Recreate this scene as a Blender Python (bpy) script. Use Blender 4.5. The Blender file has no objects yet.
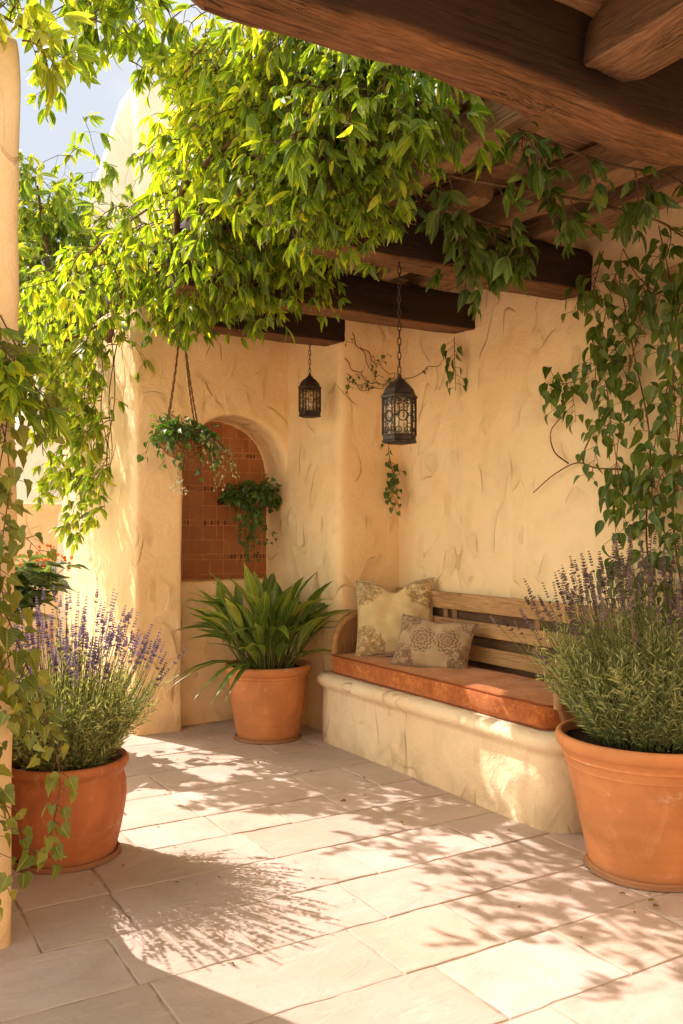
import bpy, bmesh, math, random
import numpy as np
from mathutils import Vector, Matrix, noise

PI = math.pi
R = math.radians
sc = bpy.context.scene
COL = sc.collection
rnd = random.Random(7)
rng = np.random.RandomState(11)
UP = np.array((0.0, 0.0, 1.0))

SUN_H = Vector((0.39, -0.92, 0)).normalized()   # where the sunlight travels, on plan
SUN_EL = R(45)

# ------------------------------------------------------------------ object helpers
def tag(o, label=None, cat=None, group=None, kind=None):
    if label: o['label'] = label
    if cat: o['category'] = cat
    if group: o['group'] = group
    if kind: o['kind'] = kind
    return o

def thing(name, label, cat, loc=(0, 0, 0), rz=0.0, group=None, kind='thing'):
    o = bpy.data.objects.new(name, None)
    o.empty_display_size = 0.1
    COL.objects.link(o)
    o.location = loc
    o.rotation_euler = (0, 0, rz)
    return tag(o, label, cat, group, kind)

def link(name, me, mat, parent=None, loc=None, rot=None):
    o = bpy.data.objects.new(name, me)
    COL.objects.link(o)
    if mat is not None:
        me.materials.clear()
        me.materials.append(mat)
    if parent is not None: o.parent = parent
    if loc is not None: o.location = loc
    if rot is not None: o.rotation_euler = rot
    return o

def from_bm(name, bm, mat, parent=None, smooth=True, loc=None, rot=None):
    me = bpy.data.meshes.new(name)
    bm.normal_update()
    bm.to_mesh(me); bm.free()
    if smooth:
        me.polygons.foreach_set('use_smooth', [True] * len(me.polygons))
    return link(name, me, mat, parent, loc, rot)

def np_mesh(name, verts, faces, attr=None, smooth=True):
    """faces: list of (M,k) int arrays"""
    me = bpy.data.meshes.new(name)
    nv = len(verts)
    me.vertices.add(nv)
    me.vertices.foreach_set('co', np.asarray(verts, dtype=np.float32).ravel())
    loops, starts, pos = [], [], 0
    for f in faces:
        f = np.asarray(f)
        if len(f) == 0: continue
        k = f.shape[1]
        loops.append(f.ravel())
        starts.append(pos + np.arange(len(f)) * k)
        pos += f.size
    loops = np.concatenate(loops).astype(np.int32)
    starts = np.concatenate(starts).astype(np.int32)
    me.loops.add(len(loops))
    me.loops.foreach_set('vertex_index', loops)
    me.polygons.add(len(starts))
    me.polygons.foreach_set('loop_start', starts)
    me.update(calc_edges=True)
    me.polygons.foreach_set('use_smooth', [smooth] * len(starts))
    if attr is not None:
        a = me.attributes.new('lc', 'FLOAT_VECTOR', 'POINT')
        a.data.foreach_set('vector', np.asarray(attr, dtype=np.float32).ravel())
    me.validate()
    return me

def unit(v):
    v = np.asarray(v, float)
    return v / (np.linalg.norm(v) + 1e-9)

# ------------------------------------------------------------------ materials
def new_mat(name):
    m = bpy.data.materials.new(name)
    m.use_nodes = True
    nt = m.node_tree
    b = nt.nodes['Principled BSDF']
    return m, nt, b

class NB:
    def __init__(s, nt): s.nt = nt
    def n(s, t, **kw):
        x = s.nt.nodes.new(t)
        for k, v in kw.items(): setattr(x, k, v)
        return x
    def l(s, a, b): s.nt.links.new(a, b)
    def val(s, sock, v):
        if hasattr(v, 'is_output'): s.l(v, sock)
        else: sock.default_value = v
    def math(s, op, a, b=0.0, c=0.0, clamp=False):
        x = s.n('ShaderNodeMath', operation=op); x.use_clamp = clamp
        s.val(x.inputs[0], a); s.val(x.inputs[1], b); s.val(x.inputs[2], c)
        return x.outputs[0]
    def noise(s, vec, scale, detail=4, rough=0.5, dist=0.0):
        x = s.n('ShaderNodeTexNoise')
        if vec is not None: s.l(vec, x.inputs['Vector'])
        x.inputs['Scale'].default_value = scale
        x.inputs['Detail'].default_value = detail
        x.inputs['Roughness'].default_value = rough
        x.inputs['Distortion'].default_value = dist
        return x.outputs['Fac']
    def map(s, vec, scale=(1, 1, 1), loc=(0, 0, 0), rot=(0, 0, 0)):
        x = s.n('ShaderNodeMapping')
        s.l(vec, x.inputs['Vector'])
        x.inputs['Scale'].default_value = scale
        x.inputs['Location'].default_value = loc
        x.inputs['Rotation'].default_value = rot
        return x.outputs[0]
    def smooth(s, v, a, b, lo=0.0, hi=1.0):
        x = s.n('ShaderNodeMapRange', interpolation_type='SMOOTHSTEP')
        s.val(x.inputs['Value'], v)
        x.inputs['From Min'].default_value = a; x.inputs['From Max'].default_value = b
        x.inputs['To Min'].default_value = lo; x.inputs['To Max'].default_value = hi
        return x.outputs[0]
    def mix(s, f, a, b, mode='MIX'):
        x = s.n('ShaderNodeMix', data_type='RGBA', blend_type=mode)
        s.val(x.inputs['Factor'], f)
        for sock, v in ((x.inputs[6], a), (x.inputs[7], b)):
            if hasattr(v, 'is_output'): s.l(v, sock)
            else: sock.default_value = (*v, 1) if len(v) == 3 else v
        return x.outputs[2]
    def ramp(s, f, stops, interp='LINEAR'):
        x = s.n('ShaderNodeValToRGB')
        x.color_ramp.interpolation = interp
        e = x.color_ramp.elements
        while len(e) < len(stops): e.new(0.5)
        for el, (p, c) in zip(e, stops):
            el.position = p; el.color = (*c, 1)
        s.l(f, x.inputs[0])
        return x.outputs[0]
    def bump(s, h, strength, dist, normal=None):
        x = s.n('ShaderNodeBump')
        x.inputs['Strength'].default_value = strength
        x.inputs['Distance'].default_value = dist
        s.l(h, x.inputs['Height'])
        if normal is not None: s.l(normal, x.inputs['Normal'])
        return x.outputs[0]

def coords(nb, kind='Object'):
    return nb.n('ShaderNodeTexCoord').outputs[kind]

def stucco(name, light, dark, stain=(0.36, 0.19, 0.07), strokes=1.0):
    m, nt, b = new_mat(name)
    nb = NB(nt)
    p = nb.n('ShaderNodeNewGeometry').outputs['Position']
    big = nb.noise(p, 0.9, 4, 0.55, 0.3)
    mid = nb.noise(p, 3.2, 5, 0.6, 0.6)
    fine = nb.noise(p, 38, 5, 0.65)
    grit = nb.noise(p, 160, 2, 0.6)
    # trowel strokes: broken contour lines of two stretched noises
    lines = []
    plates = []
    for (rot, sx, loc, ms, ml, w) in ((0.5, (1.0, 1.0, 0.45), (3.1, 7.7, 1.3), 3.3, (9, 2, 5), 0.0035), (-0.7, (1.3, 1.3, 0.5), (11.0, 4.0, 8.0), 4.2, (1, 6, 3), 0.004), (1.2, (0.9, 0.9, 0.5), (5.0, 1.0, 2.0), 3.7, (4, 4, 9), 0.003)):
        v = nb.map(p, sx, loc, (rot, rot * 0.7, 0))
        nA = nb.noise(v, 2.4, 1.0, 0.4, 0.35)
        d = nb.math('ABSOLUTE', nb.math('SUBTRACT', nA, 0.5))
        mk = nb.smooth(nb.noise(nb.map(p, (1, 1, 1), ml), ms, 1, 0.5), 0.60, 0.70)
        ln = nb.smooth(nb.math('SUBTRACT', d, nb.math('MULTIPLY', mk, w)), 0.0, w * 0.7, 1.0, 0.0)
        lines.append(nb.math('MULTIPLY', ln, mk))
        mk2 = nb.smooth(nb.noise(nb.map(p, (1, 1, 1), ml), ms, 1, 0.5), 0.50, 0.62)
        pl = nb.math('MULTIPLY', nb.smooth(nA, 0.488, 0.503), nb.smooth(nA, 0.63, 0.5))
        plates.append(nb.math('MULTIPLY', pl, mk2))
    ln = nb.math('MAXIMUM', nb.math('MAXIMUM', lines[0], lines[1]), lines[2])
    pl = nb.math('ADD', nb.math('ADD', plates[0], plates[1]), plates[2])
    c = nb.mix(nb.smooth(big, 0.32, 0.68), dark, light)
    drip = nb.noise(nb.map(p, (5, 5, 0.5)), 1.0, 4, 0.6)
    c = nb.mix(nb.smooth(drip, 0.55, 0.75, 0.0, 0.22), c, tuple(x * 0.75 for x in dark))
    c = nb.mix(nb.smooth(mid, 0.45, 0.8, 0.0, 0.35), c, tuple(x * 0.80 for x in dark))
    c = nb.mix(nb.smooth(fine, 0.35, 0.75, 0.0, 0.16), c, (0.80, 0.62, 0.40))
    c = nb.mix(nb.math('MULTIPLY', ln, 0.34 * strokes), c, stain)
    c = nb.mix(nb.math('MULTIPLY', pl, 0.10 * strokes), c, stain)
    # darker foot near the ground
    sep = nb.n('ShaderNodeSeparateXYZ'); nb.l(p, sep.inputs[0])
    foot = nb.math('MULTIPLY', nb.smooth(sep.outputs[2], 0.0, 0.22, 1.0, 0.0), nb.smooth(mid, 0.3, 0.65))
    c = nb.mix(nb.math('MULTIPLY', foot, 0.4), c, (0.30, 0.19, 0.10))
    nb.l(c, b.inputs['Base Color'])
    b.inputs['Roughness'].default_value = 0.88
    b.inputs['Specular IOR Level'].default_value = 0.2
    h = nb.math('ADD', nb.math('MULTIPLY', pl, 0.36), nb.math('MULTIPLY', mid, 1.0))
    h = nb.math('ADD', h, nb.math('MULTIPLY', fine, 0.14))
    h = nb.math('ADD', h, nb.math('MULTIPLY', grit, 0.03))
    h = nb.math('SUBTRACT', h, nb.math('MULTIPLY', ln, 0.22))
    nb.l(nb.bump(h, 0.9, 0.030), b.inputs['Normal'])
    return m

M = {}
M['stucco'] = stucco('ochre_stucco', (0.85, 0.64, 0.385), (0.78, 0.55, 0.295))
M['stucco_pale'] = stucco('pale_stucco', (0.80, 0.63, 0.43), (0.73, 0.54, 0.33), strokes=0.7)
M['stucco_white'] = stucco('bleached_stucco', (0.82, 0.74, 0.62), (0.76, 0.67, 0.54), strokes=0.3)

def mat_wood(name, c0, c1, c2, axis=0, grain=1.0, rough=0.75, bump=0.8, side_shade=0.0):
    m, nt, b = new_mat(name)
    nb = NB(nt)
    p = coords(nb)
    oi = nb.n('ShaderNodeObjectInfo')
    off = nb.n('ShaderNodeVectorMath', operation='SCALE'); off.inputs[0].default_value = (17, 23, 31)
    nb.l(oi.outputs['Random'], off.inputs['Scale'])
    ad = nb.n('ShaderNodeVectorMath', operation='ADD'); nb.l(p, ad.inputs[0]); nb.l(off.outputs[0], ad.inputs[1])
    s = [9, 9, 9]; s[axis] = 0.8
    v = nb.map(ad.outputs[0], tuple(x * grain for x in s))
    g = nb.noise(v, 3.0, 6, 0.65, 1.8)
    s2 = [16, 16, 16]; s2[axis] = 0.35
    crack = nb.noise(nb.map(ad.outputs[0], tuple(x * grain for x in s2)), 1.4, 3, 0.6, 1.2)
    s3 = [40, 40, 40]; s3[axis] = 1.6
    fib = nb.noise(nb.map(ad.outputs[0], tuple(x * grain for x in s3)), 2.0, 4, 0.7)
    big = nb.noise(ad.outputs[0], 2.2, 3, 0.5)
    cl = nb.smooth(nb.math('ABSOLUTE', nb.math('SUBTRACT', crack, 0.5)), 0.0, 0.022, 1.0, 0.0)
    cl = nb.math('MULTIPLY', cl, nb.smooth(big, 0.45, 0.6))
    c = nb.ramp(g, [(0.28, c0), (0.5, c1), (0.72, c2)])
    c = nb.mix(nb.smooth(big, 0.35, 0.75, 0.0, 0.5), c, c0)
    knot = nb.n('ShaderNodeTexVoronoi'); nb.l(nb.map(ad.outputs[0], tuple(1.0 if i == axis else 2.2 for i in range(3))), knot.inputs['Vector']); knot.inputs['Scale'].default_value = 2.2
    c = nb.mix(nb.smooth(knot.outputs['Distance'], 0.03, 0.10, 0.8, 0.0), c, tuple(x * 0.4 for x in c0))
    c = nb.mix(nb.smooth(nb.noise(ad.outputs[0], 5, 5, 0.7), 0.55, 0.8, 0.0, 0.35 if side_shade else 0.0), c, (0.26, 0.20, 0.15))
    c = nb.mix(nb.smooth(fib, 0.45, 0.8, 0.0, 0.35), c, tuple(min(1, x * 1.35) for x in c2))
    c = nb.mix(nb.math('MULTIPLY', cl, 0.85), c, tuple(x * 0.25 for x in c0))
    if side_shade:
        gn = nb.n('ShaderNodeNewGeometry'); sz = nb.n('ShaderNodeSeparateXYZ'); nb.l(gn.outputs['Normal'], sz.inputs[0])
        c = nb.mix(nb.smooth(sz.outputs[2], -0.75, -0.35, 0.0, side_shade), c, tuple(x * 0.22 for x in c0))  # shade painted into the colour: sides and top dark, underside left pale
    nb.l(c, b.inputs['Base Color'])
    b.inputs['Roughness'].default_value = rough
    b.inputs['Specular IOR Level'].default_value = 0.25
    h = nb.math('ADD', nb.math('MULTIPLY', g, 0.6), nb.math('MULTIPLY', fib, 0.35))
    h = nb.math('SUBTRACT', h, nb.math('MULTIPLY', cl, 0.9))
    nb.l(nb.bump(h, bump, 0.02), b.inputs['Normal'])
    return m

M['beam_wood'] = mat_wood('weathered_beam_wood', (0.085, 0.036, 0.016), (0.19, 0.086, 0.036), (0.31, 0.155, 0.07), side_shade=0.93, grain=1.7)
M['board_wood'] = mat_wood('ceiling_board_wood', (0.20, 0.10, 0.05), (0.36, 0.195, 0.10), (0.48, 0.28, 0.15))
M['old_rafter_wood'] = mat_wood('old_rafter_wood', (0.085, 0.04, 0.02), (0.20, 0.10, 0.048), (0.33, 0.18, 0.09), side_shade=0.55, grain=1.7)
M['rafter_wood'] = mat_wood('rafter_wood', (0.17, 0.085, 0.042), (0.34, 0.19, 0.095), (0.48, 0.29, 0.155), side_shade=0.35, grain=1.7)
M['bench_wood'] = mat_wood('oiled_bench_wood', (0.22, 0.105, 0.04), (0.40, 0.215, 0.085), (0.52, 0.30, 0.13), axis=1, grain=1.6, rough=0.5, bump=0.25)
M['dark_panel'] = mat_wood('dark_panel_wood', (0.06, 0.028, 0.012), (0.11, 0.052, 0.022), (0.16, 0.08, 0.036), axis=1, grain=1.6, rough=0.6, bump=0.25)
M['arm_wood'] = mat_wood('dark_bench_wood', (0.15, 0.07, 0.028), (0.27, 0.135, 0.055), (0.36, 0.19, 0.08), axis=2, grain=1.6, rough=0.5, bump=0.25)

def mat_paving():
    m, nt, b = new_mat('sandstone_paving')
    nb = NB(nt)
    p = nb.n('ShaderNodeNewGeometry').outputs['Position']
    at = nb.n('ShaderNodeAttribute', attribute_name='lc')
    sep = nb.n('ShaderNodeSeparateXYZ'); nb.l(at.outputs['Vector'], sep.inputs[0])
    t = sep.outputs[2]
    add = nb.n('ShaderNodeVectorMath', operation='ADD'); nb.l(p, add.inputs[0]); 
    sc_ = nb.n('ShaderNodeVectorMath', operation='SCALE'); sc_.inputs[0].default_value = (13, 29, 7); nb.l(t, sc_.inputs['Scale'])
    nb.l(sc_.outputs[0], add.inputs[1])
    v = add.outputs[0]
    big = nb.noise(v, 2.4, 5, 0.6, 0.7)
    vein = nb.noise(nb.map(v, (1.0, 3.2, 1)), 3.0, 6, 0.65, 1.6)
    fine = nb.noise(v, 45, 5, 0.65)
    c = nb.ramp(t, [(0.0, (0.42, 0.325, 0.26)), (0.3, (0.555, 0.445, 0.39)), (0.55, (0.49, 0.385, 0.32)), (0.8, (0.58, 0.47, 0.42)), (1.0, (0.51, 0.39, 0.305))])
    c = nb.mix(nb.smooth(big, 0.35, 0.72, 0.0, 0.65), c, (0.40, 0.305, 0.235))
    c = nb.mix(nb.smooth(nb.noise(p, 1.1, 4, 0.6, 0.5), 0.42, 0.7, 0.0, 0.4), c, (0.40, 0.29, 0.21))
    c = nb.mix(nb.smooth(vein, 0.52, 0.72, 0.0, 0.45), c, (0.58, 0.48, 0.41))
    c = nb.mix(nb.smooth(fine, 0.5, 0.8, 0.0, 0.3), c, (0.34, 0.25, 0.18))
    spot = nb.noise(p, 22, 2, 0.5)
    c = nb.mix(nb.smooth(spot, 0.70, 0.76, 0.0, 0.4), c, (0.30, 0.20, 0.13))
    nb.l(c, b.inputs['Base Color'])
    b.inputs['Roughness'].default_value = 0.72
    b.inputs['Specular IOR Level'].default_value = 0.25
    cl = nb.noise(nb.map(v, (1, 1.8, 1)), 4.0, 3, 0.5, 0.6)
    step = nb.math('ADD', nb.smooth(cl, 0.43, 0.462), nb.math('MULTIPLY', nb.smooth(cl, 0.57, 0.60), 0.7))
    h = nb.math('ADD', nb.math('MULTIPLY', step, 0.08), nb.math('MULTIPLY', big, 0.6))
    h = nb.math('ADD', h, nb.math('MULTIPLY', fine, 0.10))
    nb.l(nb.bump(h, 0.8, 0.014), b.inputs['Normal'])
    return m
M['paving'] = mat_paving()

def mat_simple(name, col, rough=0.7, spec=0.3, var=0.25, scale=6, bump=0.2, metallic=0.0, dist=0.005):
    m, nt, b = new_mat(name)
    nb = NB(nt)
    p = coords(nb)
    n1 = nb.noise(p, scale, 5, 0.6, 0.4)
    n2 = nb.noise(p, scale * 9, 4, 0.6)
    c = nb.mix(nb.smooth(n1, 0.3, 0.7), tuple(x * (1 - var) for x in col), tuple(min(1, x * (1 + var)) for x in col))
    nb.l(c, b.inputs['Base Color'])
    b.inputs['Roughness'].default_value = rough
    b.inputs['Specular IOR Level'].default_value = spec
    b.inputs['Metallic'].default_value = metallic
    h = nb.math('ADD', n1, nb.math('MULTIPLY', n2, 0.4))
    nb.l(nb.bump(h, bump, dist), b.inputs['Normal'])
    return m

M['grout'] = mat_simple('sandy_grout', (0.38, 0.295, 0.215), 0.95, 0.1, 0.3, 8, 0.6)
M['ground'] = mat_simple('dry_earth', (0.42, 0.32, 0.21), 0.95, 0.1, 0.2, 1.2, 0.5)
M['soil'] = mat_simple('potting_soil', (0.035, 0.022, 0.013), 0.95, 0.1, 0.4, 30, 1.0, dist=0.02)
M['iron'] = mat_simple('rusty_black_iron', (0.035, 0.022, 0.016), 0.6, 0.4, 0.5, 25, 0.5, 0.35)
M['candle'] = mat_simple('candle_wax', (0.85, 0.72, 0.5), 0.5, 0.4, 0.05, 6, 0.05)
M['rope'] = mat_simple('brown_twine', (0.14, 0.07, 0.03), 0.9, 0.1, 0.4, 60, 0.8)
M['basket'] = mat_simple('woven_wicker', (0.24, 0.12, 0.05), 0.85, 0.15, 0.5, 40, 1.0)
M['bark'] = mat_simple('vine_bark', (0.13, 0.075, 0.04), 0.9, 0.1, 0.4, 30, 0.8)
M['bark_red'] = mat_simple('reddish_vine_bark', (0.15, 0.06, 0.03), 0.85, 0.15, 0.4, 30, 0.6)
M['twig'] = mat_simple('green_stem', (0.12, 0.14, 0.045), 0.7, 0.2, 0.3, 20, 0.3)
M['piping'] = mat_simple('rust_piping', (0.22, 0.055, 0.014), 0.85, 0.15, 0.2, 50, 0.3)

def mat_glass():
    m, nt, b = new_mat('dusty_lantern_glass')
    nb = NB(nt)
    out = nt.nodes['Material Output']
    tr = nb.n('ShaderNodeBsdfTransparent'); tr.inputs[0].default_value = (0.93, 0.9, 0.84, 1)
    gl = nb.n('ShaderNodeBsdfGlossy'); gl.inputs['Roughness'].default_value = 0.12
    df = nb.n('ShaderNodeBsdfTranslucent'); df.inputs[0].default_value = (0.8, 0.7, 0.55, 1)
    m1 = nb.n('ShaderNodeMixShader'); m1.inputs[0].default_value = 0.04
    nb.l(tr.outputs[0], m1.inputs[1]); nb.l(gl.outputs[0], m1.inputs[2])
    m2 = nb.n('ShaderNodeMixShader')
    dirt = nb.smooth(nb.noise(coords(nb), 20, 4, 0.6), 0.4, 0.75, 0.05, 0.2)
    nb.l(dirt, m2.inputs[0]); nb.l(m1.outputs[0], m2.inputs[1]); nb.l(df.outputs[0], m2.inputs[2])
    nb.l(m2.outputs[0], out.inputs[0])
    return m
M['glass'] = mat_glass()

def mat_terracotta(name, col, bloom):
    m, nt, b = new_mat(name)
    nb = NB(nt)
    p = coords(nb)
    big = nb.noise(p, 3.0, 5, 0.6, 0.8)
    rings = nb.noise(nb.map(p, (0.6, 0.6, 14)), 2.0, 3, 0.5)
    fine = nb.noise(p, 70, 4, 0.6)
    c = nb.mix(nb.smooth(big, 0.3, 0.7), tuple(x * 0.82 for x in col), tuple(min(1, x * 1.15) for x in col))
    c = nb.mix(nb.smooth(rings, 0.4, 0.75, 0.0, 0.3), c, tuple(x * 0.72 for x in col))
    c = nb.mix(nb.smooth(nb.noise(nb.map(p, (1, 1, 0.45)), 7, 6, 0.7, 1.0), 0.54, 0.80, 0.0, bloom), c, (0.62, 0.34, 0.18))
    salt = nb.math('MULTIPLY', nb.smooth(nb.noise(nb.map(p, (1, 1, 2.5), (3, 1, 2)), 5, 6, 0.7, 0.6), 0.58, 0.70), nb.smooth(nb.noise(p, 60, 3, 0.7), 0.4, 0.6))
    c = nb.mix(nb.math('MULTIPLY', salt, 0.45), c, (0.66, 0.50, 0.37))
    c = nb.mix(nb.smooth(fine, 0.6, 0.8, 0.0, 0.25), c, tuple(x * 0.55 for x in col))
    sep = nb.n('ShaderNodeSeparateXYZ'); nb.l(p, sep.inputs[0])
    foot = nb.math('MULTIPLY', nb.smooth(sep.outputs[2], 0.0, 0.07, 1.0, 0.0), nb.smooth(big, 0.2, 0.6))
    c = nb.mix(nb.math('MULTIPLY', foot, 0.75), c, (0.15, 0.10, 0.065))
    nb.l(c, b.inputs['Base Color'])
    b.inputs['Roughness'].default_value = 0.7
    b.inputs['Specular IOR Level'].default_value = 0.3
    h = nb.math('ADD', nb.math('MULTIPLY', rings, 0.6), nb.math('MULTIPLY', fine, 0.2))
    h = nb.math('ADD', h, nb.math('MULTIPLY', big, 0.5))
    nb.l(nb.bump(h, 0.5, 0.008), b.inputs['Normal'])
    return m
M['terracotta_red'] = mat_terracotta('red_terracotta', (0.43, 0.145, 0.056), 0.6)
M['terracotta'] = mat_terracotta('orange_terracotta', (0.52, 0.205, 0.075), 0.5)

def mat_tiles():
    m, nt, b = new_mat('glazed_niche_tile')
    nb = NB(nt)
    p = coords(nb)
    at = nb.n('ShaderNodeAttribute', attribute_name='lc')
    sep = nb.n('ShaderNodeSeparateXYZ'); nb.l(at.outputs['Vector'], sep.inputs[0])
    c = nb.ramp(sep.outputs[2], [(0.0, (0.07, 0.013, 0.007)), (0.25, (0.12, 0.024, 0.010)), (0.4, (0.28, 0.095, 0.030)), (0.75, (0.33, 0.12, 0.040)), (1.0, (0.39, 0.16, 0.058))])
    n = nb.noise(p, 9, 4, 0.6)
    c = nb.mix(nb.smooth(n, 0.35, 0.75, 0.0, 0.45), c, (0.20, 0.065, 0.022))
    nb.l(c, b.inputs['Base Color'])
    b.inputs['Roughness'].default_value = 0.42
    nb.l(nb.bump(n, 0.2, 0.004), b.inputs['Normal'])
    return m
M['tile'] = mat_tiles()
M['tile_grout'] = mat_simple('tile_grout', (0.42, 0.21, 0.09), 0.9, 0.1, 0.25, 15, 0.3)

def mat_leaf(name, stops, trans=0.4, trans_tint=(1.5, 1.45, 0.45), rough=0.42, spec=0.4, rib=0.35):
    m, nt, b = new_mat(name)
    nb = NB(nt)
    out = nt.nodes['Material Output']
    at = nb.n('ShaderNodeAttribute', attribute_name='lc')
    sep = nb.n('ShaderNodeSeparateXYZ'); nb.l(at.outputs['Vector'], sep.inputs[0])
    s, y, t = sep.outputs
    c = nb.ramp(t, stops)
    p = nb.n('ShaderNodeNewGeometry').outputs['Position']
    c = nb.mix(nb.smooth(nb.noise(p, 30, 3, 0.5), 0.3, 0.75, 0.0, 0.35), c, tuple(x * 0.55 for x in stops[0][1]))
    ay = nb.math('ABSOLUTE', y)
    mid = nb.smooth(ay, 0.0, 0.05, rib, 0.0)
    vv = nb.math('SINE', nb.math('MULTIPLY', nb.math('SUBTRACT', s, nb.math('MULTIPLY', ay, 0.7)), 45.0))
    vein = nb.smooth(vv, 0.75, 1.0, 0.0, rib * 0.45)
    c = nb.mix(nb.math('MAXIMUM', mid, vein), c, tuple(min(1, x * 2.2 + 0.02) for x in stops[-1][1]))
    nb.l(c, b.inputs['Base Color'])
    b.inputs['Roughness'].default_value = rough
    b.inputs['Specular IOR Level'].default_value = spec
    nb.l(nb.bump(vv, 0.15, 0.002), b.inputs['Normal'])
    tl = nb.n('ShaderNodeBsdfTranslucent')
    nb.l(nb.mix(1.0, c, trans_tint, 'MULTIPLY'), tl.inputs[0])
    mx = nb.n('ShaderNodeMixShader'); mx.inputs[0].default_value = trans
    nb.l(b.outputs[0], mx.inputs[1]); nb.l(tl.outputs[0], mx.inputs[2])
    nb.l(mx.outputs[0], out.inputs[0])
    return m

M['leaf_canopy'] = mat_leaf('canopy_leaf', [(0.0, (0.0356, 0.0808, 0.0119)), (0.4, (0.0891, 0.1723, 0.0202)), (0.75, (0.1961, 0.2673, 0.0285)), (1.0, (0.3564, 0.3683, 0.0416))], 0.52, (3.3, 2.95, 0.6))
M['leaf_bright'] = mat_leaf('bright_leaf', [(0.0, (0.06, 0.12, 0.0168)), (0.5, (0.144, 0.228, 0.0288)), (1.0, (0.36, 0.372, 0.054))], 0.52, (2.2, 2.1, 0.6))
M['leaf_wall'] = mat_leaf('wall_vine_leaf', [(0.0, (0.0288, 0.0634, 0.0096)), (0.5, (0.072, 0.1296, 0.0173)), (1.0, (0.1824, 0.2208, 0.0384))], 0.34, (1.7, 1.7, 0.5))
M['leaf_ivy'] = mat_leaf('pale_ivy_leaf', [(0.0, (0.05, 0.075, 0.012)), (0.5, (0.125, 0.16, 0.024)), (1.0, (0.27, 0.27, 0.05))], 0.4, (1.7, 1.6, 0.5))
M['leaf_lily'] = mat_leaf('lily_leaf', [(0.0, (0.0325, 0.075, 0.0163)), (0.5, (0.0938, 0.175, 0.03)), (1.0, (0.325, 0.375, 0.075))], 0.3, (1.6, 1.6, 0.5), 0.33, 0.5)
M['leaf_dark'] = mat_leaf('dark_trailing_leaf', [(0.0, (0.0234, 0.065, 0.0156)), (0.5, (0.0585, 0.13, 0.026)), (1.0, (0.156, 0.26, 0.0455))], 0.3, (1.5, 1.6, 0.5))
M['leaf_sage'] = mat_leaf('broad_grey_leaf', [(0.0, (0.05, 0.09, 0.04)), (0.5, (0.10, 0.155, 0.06)), (1.0, (0.26, 0.32, 0.13))], 0.35, (1.6, 1.6, 0.6))
M['lavender_leaf'] = mat_leaf('lavender_leaf', [(0.0, (0.12, 0.15, 0.06)), (0.5, (0.27, 0.30, 0.13)), (1.0, (0.50, 0.51, 0.27))], 0.4, (1.5, 1.5, 0.6), 0.7, 0.2, 0.0)
M['lavender_flower'] = mat_leaf('lavender_flower', [(0.0, (0.085, 0.058, 0.095)), (0.5, (0.185, 0.14, 0.21)), (1.0, (0.36, 0.30, 0.38))], 0.35, (1.2, 1.1, 1.3), 0.8, 0.1, 0.0)
M['lavender_dry'] = mat_leaf('faded_lavender_flower', [(0.0, (0.085, 0.052, 0.055)), (0.5, (0.20, 0.14, 0.145)), (1.0, (0.36, 0.28, 0.27))], 0.3, (1.2, 1.1, 1.2), 0.8, 0.1, 0.0)
M['flower_white'] = mat_leaf('white_flower', [(0.0, (0.62, 0.58, 0.42)), (1.0, (0.85, 0.82, 0.66))], 0.4, (1, 1, 0.9), 0.7, 0.2, 0.0)
M['flower_orange'] = mat_leaf('orange_flower', [(0.0, (0.50, 0.10, 0.02)), (1.0, (0.80, 0.24, 0.05))], 0.4, (1.3, 1.1, 0.8), 0.6, 0.2, 0.0)
M['variegated'] = mat_leaf('variegated_leaf', [(0.0, (0.10, 0.15, 0.05)), (0.5, (0.32, 0.34, 0.16)), (1.0, (0.62, 0.58, 0.36))], 0.4, (1.2, 1.2, 0.7))

def mat_velvet():
    m, nt, b = new_mat('orange_velvet')
    nb = NB(nt)
    p = coords(nb)
    n1 = nb.noise(p, 6, 5, 0.65, 1.2)
    n2 = nb.noise(p, 26, 5, 0.7, 2.0)
    n3 = nb.noise(p, 220, 2, 0.6)
    c = nb.ramp(n1, [(0.3, (0.28, 0.066, 0.015)), (0.5, (0.42, 0.12, 0.026)), (0.7, (0.56, 0.195, 0.05))])
    c = nb.mix(nb.smooth(n2, 0.44, 0.56, 0.0, 0.7), c, (0.24, 0.058, 0.015))
    nb.l(c, b.inputs['Base Color'])
    b.inputs['Roughness'].default_value = 0.85
    b.inputs['Specular IOR Level'].default_value = 0.15
    b.inputs['Sheen Weight'].default_value = 0.5
    b.inputs['Sheen Tint'].default_value = (1, 0.6, 0.35, 1)
    h = nb.math('ADD', nb.math('MULTIPLY', n2, 0.6), nb.math('MULTIPLY', n3, 0.15))
    nb.l(nb.bump(h, 0.5, 0.01), b.inputs['Normal'])
    return m
M['velvet'] = mat_velvet()

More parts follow.
